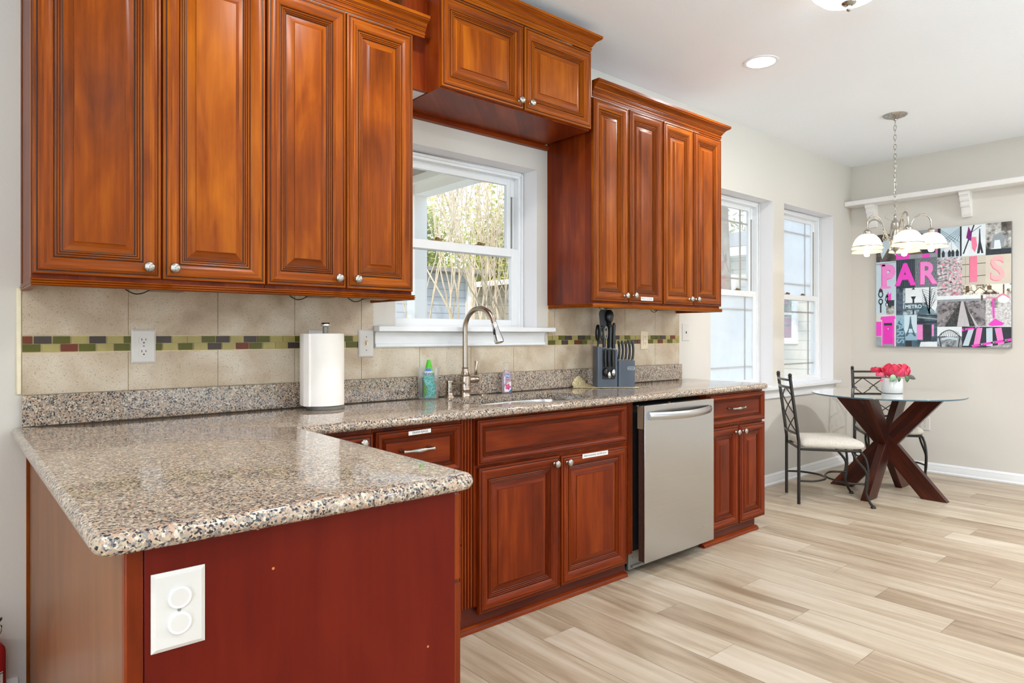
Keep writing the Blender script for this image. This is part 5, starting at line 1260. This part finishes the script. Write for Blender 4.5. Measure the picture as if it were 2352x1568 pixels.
for k in range(5):
    a = R(-143 + 72 * k + 3); u = V(math.cos(a), math.sin(a), 0); c0 = V(hx2, hy2, 0)
    q = lambda r_, z: c0 + u * r_ + V(0, 0, z)
    pts = spline([q(.034, 1.905), q(.060, 1.920), q(.085, 1.965), (q(.112, 2.030)), q(.150, 2.062), q(.190, 2.060), q(.215, 2.030), q(.222, 1.985), q(.222, 1.962)], 6)
    ar = MB().tube(pts, .0058, 10).build('arm', M['nickel'], CD, smooth=60)
    cr = [q(.075 + .020 * math.cos(R(t)) * (1 - t / 700), 1.915 - .020 * math.sin(R(t)) * (1 - t / 700)) for t in range(-60, 330, 26)]
    MB().tube(cr, .0032, 8).build('scroll', M['nickel'], ar, smooth=60)
    MB().lathe(q(.222, 1.931), [(.024, 0), (.026, .002), (.026, .018), (.022, .022), (.014, .031), (.008, .034)], 24).build('socket_cup', M['nickel'], ar, smooth=45)
    sh_ = MB().lathe(q(.222, 1.826), [(.106, 0), (.100, .003), (.0985, .012), (.097, .020), (.090, .044), (.078, .068), (.060, .089), (.042, .101), (.026, .1045)], 40, 0, 'z', False).build('bell_shade', M['shade'], CD, smooth=60)
    MB().lathe(q(.222, 1.8355), [(.1012, 0), (.1018, .002), (.1012, .006), (.0995, .007)], 40, 0, 'z', False).build('shade_band', M['nickel'], sh_)
    MB().lathe(q(.222, 1.795), [(.002, 0), (.014, .003), (.019, .012), (.019, .055), (.014, .075), (.012, .100)], 18).build('bulb', M['bulb'], ar, smooth=60)

# ------------------------------------------------------------------ ceiling lights
def downlight(label, x, y, power=26):
    t = thing('recessed_downlight', (x, y, ZC), label, 'ceiling light', 'recessed downlights')
    MB().lathe((x, y, ZC - .0006), [(.099, 0), (.099, -.003), (.092, -.005), (.080, -.004), (.079, -.001)], 40, 0, 'z', False).build('trim_ring', M['white'], t, smooth=40)
    MB().lathe((x, y, ZC - .0014), [(.0785, 0), (.001, -.0001)], 40, 0, 'z', False).build('lens', M['lens'], t)
    l = lamp('downlight_lamp', 'AREA', (x, y, ZC - .012), power, (.97, .98, 1.0), .15); l.parent = t; l.location = (0, 0, -.012)
    return t
downlight('round white recessed downlight glowing in the ceiling above the dishwasher', 3.635, -.708, 12)
for x, y, p in ((1.15, -1.00, 14), (.9, -2.9, 9), (3.6, -3.0, 20), (5.5, -2.9, 44), (-1.6, -2.0, 20), (-.4, -4.8, 18), (3.2, -5.2, 18)):  # extra cans added out of view to light the room
    downlight('round recessed downlight added out of view to fill the room with light', x, y, p)
fx2, fy2 = 3.03, -1.455
FD = thing('flush_ceiling_light', (fx2, fy2, ZC), 'frosted dome flush-mount ceiling light with nickel finial at the top of view', 'ceiling light')
MB().lathe((fx2, fy2, ZC - .0006), [(.175, 0), (.175, -.012), (.168, -.022)], 48).build('pan', M['nickel'], FD)
MB().lathe((fx2, fy2, ZC - .024), [(.168, 0), (.165, -.02), (.150, -.055), (.115, -.088), (.07, -.106), (.02, -.112)], 48).build('glass_dome', M['dome'], FD, smooth=60)
MB().lathe((fx2, fy2, ZC - .1365), [(.032, .004), (.030, -.002), (.018, -.010), (.010, -.012), (.008, -.018), (.011, -.024), (.009, -.032), (.003, -.036)], 24).build('finial', M['nickel'], FD, smooth=45)

# ================================================================== OUTSIDE
struct(MB().box(-40, 60, .2, 70, -.55, -.5).build('ground', M['lawn']))
struct(MB().box(-40, 60, -40, YS - .16, -.55, -.5).build('ground_south', M['lawn']))
struct(MB().box(-6, 10, .205, 4.6, -.4995, -.30).build('bounce_slab_ground', M['concrete']))  # pale slab added to bounce light up under the porch
PO = thing('porch', (2.6, 1.7, -.3), 'covered back porch outside the kitchen window, taupe ceiling and pale beam', 'porch')
MB().box(-.5, 3.86, .205, 3.36, 2.83, 2.88).build('porch_ceiling', M['porchceil'], PO)
mb = MB(); mb.box(3.72, 3.90, .205, 3.36, 2.655, 2.829); mb.box(3.66, 3.72, .205, 3.2, 2.755, 2.829); mb.box(-.5, 3.72, 3.18, 3.36, 2.655, 2.829); mb.box(-.5, 3.66, 3.12, 3.18, 2.755, 2.829); mb.build('beam', M['exttrim'], PO)
MB().box(3.735, 3.885, 3.195, 3.345, -.2995, 2.654).build('post', M['exttrim'], PO)
MB().lathe((3.0, 2.55, 2.829), [(.085, 0), (.085, -.006), (.001, -.006)], 28, 0, 'z', False).build('porch_downlight', M['lens'], PO)
# grey-sided building on piers and a tan shed
B1 = thing('outbuilding', (5.6, 8.2, -.5), 'grey clapboard outbuilding on piers seen through the kitchen window', 'building')
MB().box(3.0, 7.72, 7.6, 12, 1.46, 2.35).build('siding_wall', M['sidingg'], B1)
MB().box(7.66, 7.80, 7.52, 7.66, 1.42, 2.38).build('corner_board', M['white'], B1)
mb = MB(); mb.prism([(2.7, 2.352), (8.0, 2.352), (8.0, 2.42), (2.7, 2.42)], 'y', 7.2, 12.3); mb.build('roof', M['roof'], B1)
for x in (3.4, 4.8, 6.2, 7.4): MB().box(x - .1, x + .1, 7.7, 7.9, -.5, 1.459).build('pier', M['exttrim'], B1)
B2 = thing('garden_shed', (12, 10.5, -.5), 'tan boarded shed with pale sloping roof edge behind the bare tree', 'building')
MB().box(9.2, 15, 9.6, 13, -.5, 2.2).build('boarded_wall', M['sidingt'], B2)
mb = MB(); mb.prism([(8.9, 2.24), (8.9, 2.36), (15.3, 3.16), (15.3, 3.04)], 'y', 9.3, 13.3); mb.build('roof', M['exttrim'], B2)
mb = MB(); mb.prism([(9.2, 2.2), (15, 2.2), (15, 3.0), (9.2, 2.27)], 'y', 9.6, 13); mb.build('gable_wall', M['sidingt'], B2)
# neighbouring house beyond the dining windows
NH = thing('neighbour_house', (12.2, 3.6, -.5), 'beige clapboard house with white eave beyond the dining windows', 'building')
MB().box(11.0, 16, -1.5, 7.2, -.5, 2.60).build('siding_wall', M['sidingb'], NH)
mb = MB(); mb.box(10.62, 10.70, -1.9, 7.6, 2.60, 2.76); mb.box(10.70, 11.0, -1.9, 7.6, 2.601, 2.625); mb.build('eave', M['white'], NH)
mb = MB(); mb.prism([(10.6, 2.762), (13.5, 3.5), (16.4, 2.762)], 'y', -1.9, 7.6); mb.build('roof', M['roof'], NH)
for y0, y1, z0_, z1_ in ((3.95, 4.9, 1.2, 2.2), (2.78, 3.5, 1.15, 1.98)):
    mb = MB(); mb.box(10.985, 10.9995, y0, y1, z0_, z1_, 1); ring_ = [(y0 - .1, y0, z0_ - .1, z1_ + .1), (y1, y1 + .1, z0_ - .1, z1_ + .1), (y0, y1, z0_ - .1, z0_), (y0, y1, z1_, z1_ + .1), (y0, y1, (z0_ + z1_) / 2 - .02, (z0_ + z1_) / 2 + .02)]
    for r_ in ring_: mb.box(10.96, 10.9995, r_[0], r_[1], r_[2], r_[3])
    mb.build('window', [M['white'], plain('dark_window_glass', (120, 124, 122), .15)], NH)

# crape myrtle: fan of pale trunks
def branchy(name, label, base, stems, seed, bark, foliage, spread, height, r0=.05, leaves=900, leafsize=.05, cat='tree', cy=.55):
    rn = random.Random(seed); t = thing(name, base, label, cat); mb = MB(); tips = []
    def grow(p, d, r, L, depth):
        n = 5; pts = [p]; q = p.copy(); dd = d.copy()
        for i in range(n):
            dd = (dd + V(rn.uniform(-.16, .16), rn.uniform(-.16, .16), rn.uniform(-.03, .16))).normalized(); q = q + dd * (L / n); pts.append(q.copy())
        mb.tube(pts, [r * (1 - .38 * i / n) for i in range(n + 1)], 6, 0)
        if depth == 0: tips.append(q.copy()); return
        for k in range(rn.choice((2, 3))):
            nd = (dd + V(rn.uniform(-1, 1), rn.uniform(-1, 1), rn.uniform(-.1, .6)) * spread).normalized(); grow(q, nd, r * .60, L * rn.uniform(.62, .85), depth - 1)
    for i in range(stems):
        a = 2 * math.pi * (i + rn.random() * .5) / stems; b = Vector(base) + V(math.cos(a), math.sin(a), 0) * .12
        grow(b, V(math.cos(a) * (.16 + .24 * (i % 3)), math.sin(a) * (.16 + .24 * (i % 3)), 1).normalized(), r0 * rn.uniform(.7, 1.1), height * .36, 5)
    mb.build('branches', M[bark], t, smooth=60, merge=False)
    lf = MB()
    for i in range(leaves):
        c = rn.choice(tips) + V(rn.gauss(0, .18), rn.gauss(0, .18), rn.gauss(0, .18)); a = V(rn.gauss(0, 1), rn.gauss(0, 1), rn.gauss(0, 1)).normalized(); b = a.orthogonal().normalized(); s_ = leafsize * rn.uniform(.6, 1.3)
        lf.poly([c - a * s_, c - b * s_ * .5, c + a * s_, c + b * s_ * .5])
    o = lf.build('foliage', M[foliage], t, merge=False)
    return t
branchy('crape_myrtle', 'pale multi-stemmed bare tree right outside the kitchen window', (6.10, 5.35, -.5), 11, 11, 'bark', 'fol_olive', .32, 3.7, .036, 700, .022, cy=0)
def bushy(name, label, base, rx, ry, rz_, zc_, fol, seed, n=2600, ls=.16, bark='barkd'):
    rn = random.Random(seed); t = thing(name, base, label, 'tree'); b = Vector(base)
    MB().tube([b, b + V(.1, 0, zc_ * .6), b + V(0, .1, zc_)], [.16, .13, .08], 8).build('trunk', M[bark], t)
    lf = MB()
    for i in range(n):
        d = V(rn.gauss(0, 1), rn.gauss(0, 1), rn.gauss(0, 1)).normalized(); k = rn.uniform(.55, 1.0) * (1 + .18 * math.sin(d.x * 5 + seed) + .15 * math.sin(d.z * 7 + d.y * 4))
        c = b + V(d.x * rx * k, d.y * ry * k, zc_ + d.z * rz_ * k); a = V(rn.gauss(0, 1), rn.gauss(0, 1), rn.gauss(0, 1)).normalized(); e_ = a.orthogonal().normalized(); s_ = ls * rn.uniform(.5, 1.2)
        lf.poly([c - a * s_, c - e_ * s_ * .55, c + a * s_, c + e_ * s_ * .55])
    lf.build('crown', M[fol], t, merge=False)
for i, (x, y, rx, rz_, zc_, fol, lb) in enumerate(((11.4, 17.5, 2.0, 4.0, 3.7, 'fol_olive', 'olive green tree behind the grey outbuilding, left of the bare trunks'), (16.9, 17.5, 2.0, 3.6, 3.5, 'fol_yellow', 'yellow-green tree behind the tan shed'), (17.6, 25.5, 3.2, 5.0, 4.8, 'fol_yellow', 'tallest yellow-green tree in the gap farther back'), (26.4, 24.5, 3.2, 3.2, 3.0, 'fol_green', 'darker green tree farthest right behind the shed'), (8.8, 26.0, 3.2, 4.4, 4.2, 'fol_yellow', 'yellow-green tree farther back at left of the porch post'), (13.4, 34.0, 3.2, 5.4, 4.8, 'fol_olive', 'tall olive tree in the far row, leftmost of three'), (22.4, 34.0, 3.2, 5.0, 5.2, 'fol_olive', 'tall olive tree in the middle of the far row'), (31.4, 34.0, 3.2, 5.0, 5.0, 'fol_olive', 'tall olive tree in the far row, rightmost of three'))):
    bushy('bushy_tree', lb, (x, y, -.5), rx, rx, rz_, zc_, fol, 40 + i, 9000, .15)
bushy('hedge_tree', 'pale olive tree line showing above the beige house eave', (19.5, 7.0, -.5), 2.4, 4.5, 2.4, 3.0, 'fol_olive', 77, 7000, .14)
# palm
PA = thing('palm_tree', (8.2, 2.35, -.5), 'palm with drooping fronds outside the first dining window', 'palm')
MB().tube([(8.2, 2.35, -.5), (8.25, 2.4, 1.5), (8.2, 2.45, 3.9)], [.13, .12, .10], 10).build('trunk', M['barkd'], PA)
rn = random.Random(8)
for k in range(16):
    a = 2 * math.pi * k / 16 + rn.random() * .3; u = V(math.cos(a), math.sin(a), 0); sd = V(-u.y, u.x, 0); L = rn.uniform(1.3, 1.7); mb = MB(); rib = []
    for i in range(9):
        t = i / 8; rib.append(V(8.2, 2.45, 3.9) + u * (L * t * (1 - .15 * t)) + V(0, 0, .35 * t - 1.25 * t * t))
    mb.tube(rib, [.014 - .011 * i / 8 for i in range(9)], 5)
    for i in range(1, 9):
        for s_ in (-1, 1):
            for j in range(3):
                p = rib[i - 1].lerp(rib[i], j / 3); ll = .42 * (1 - .4 * i / 9); e_ = p + sd * (s_ * ll * .5) + u * ll * .35 - V(0, 0, ll * .85)
                m_ = p.lerp(e_, .5) + V(0, 0, .05); w_ = u * .02
                mb.poly([p - w_, p + w_, m_ + w_ * 1.4, m_ - w_ * 1.4]); mb.poly([m_ - w_ * 1.4, m_ + w_ * 1.4, e_])
    mb.build('frond', M['fol_palm'], PA, merge=False)
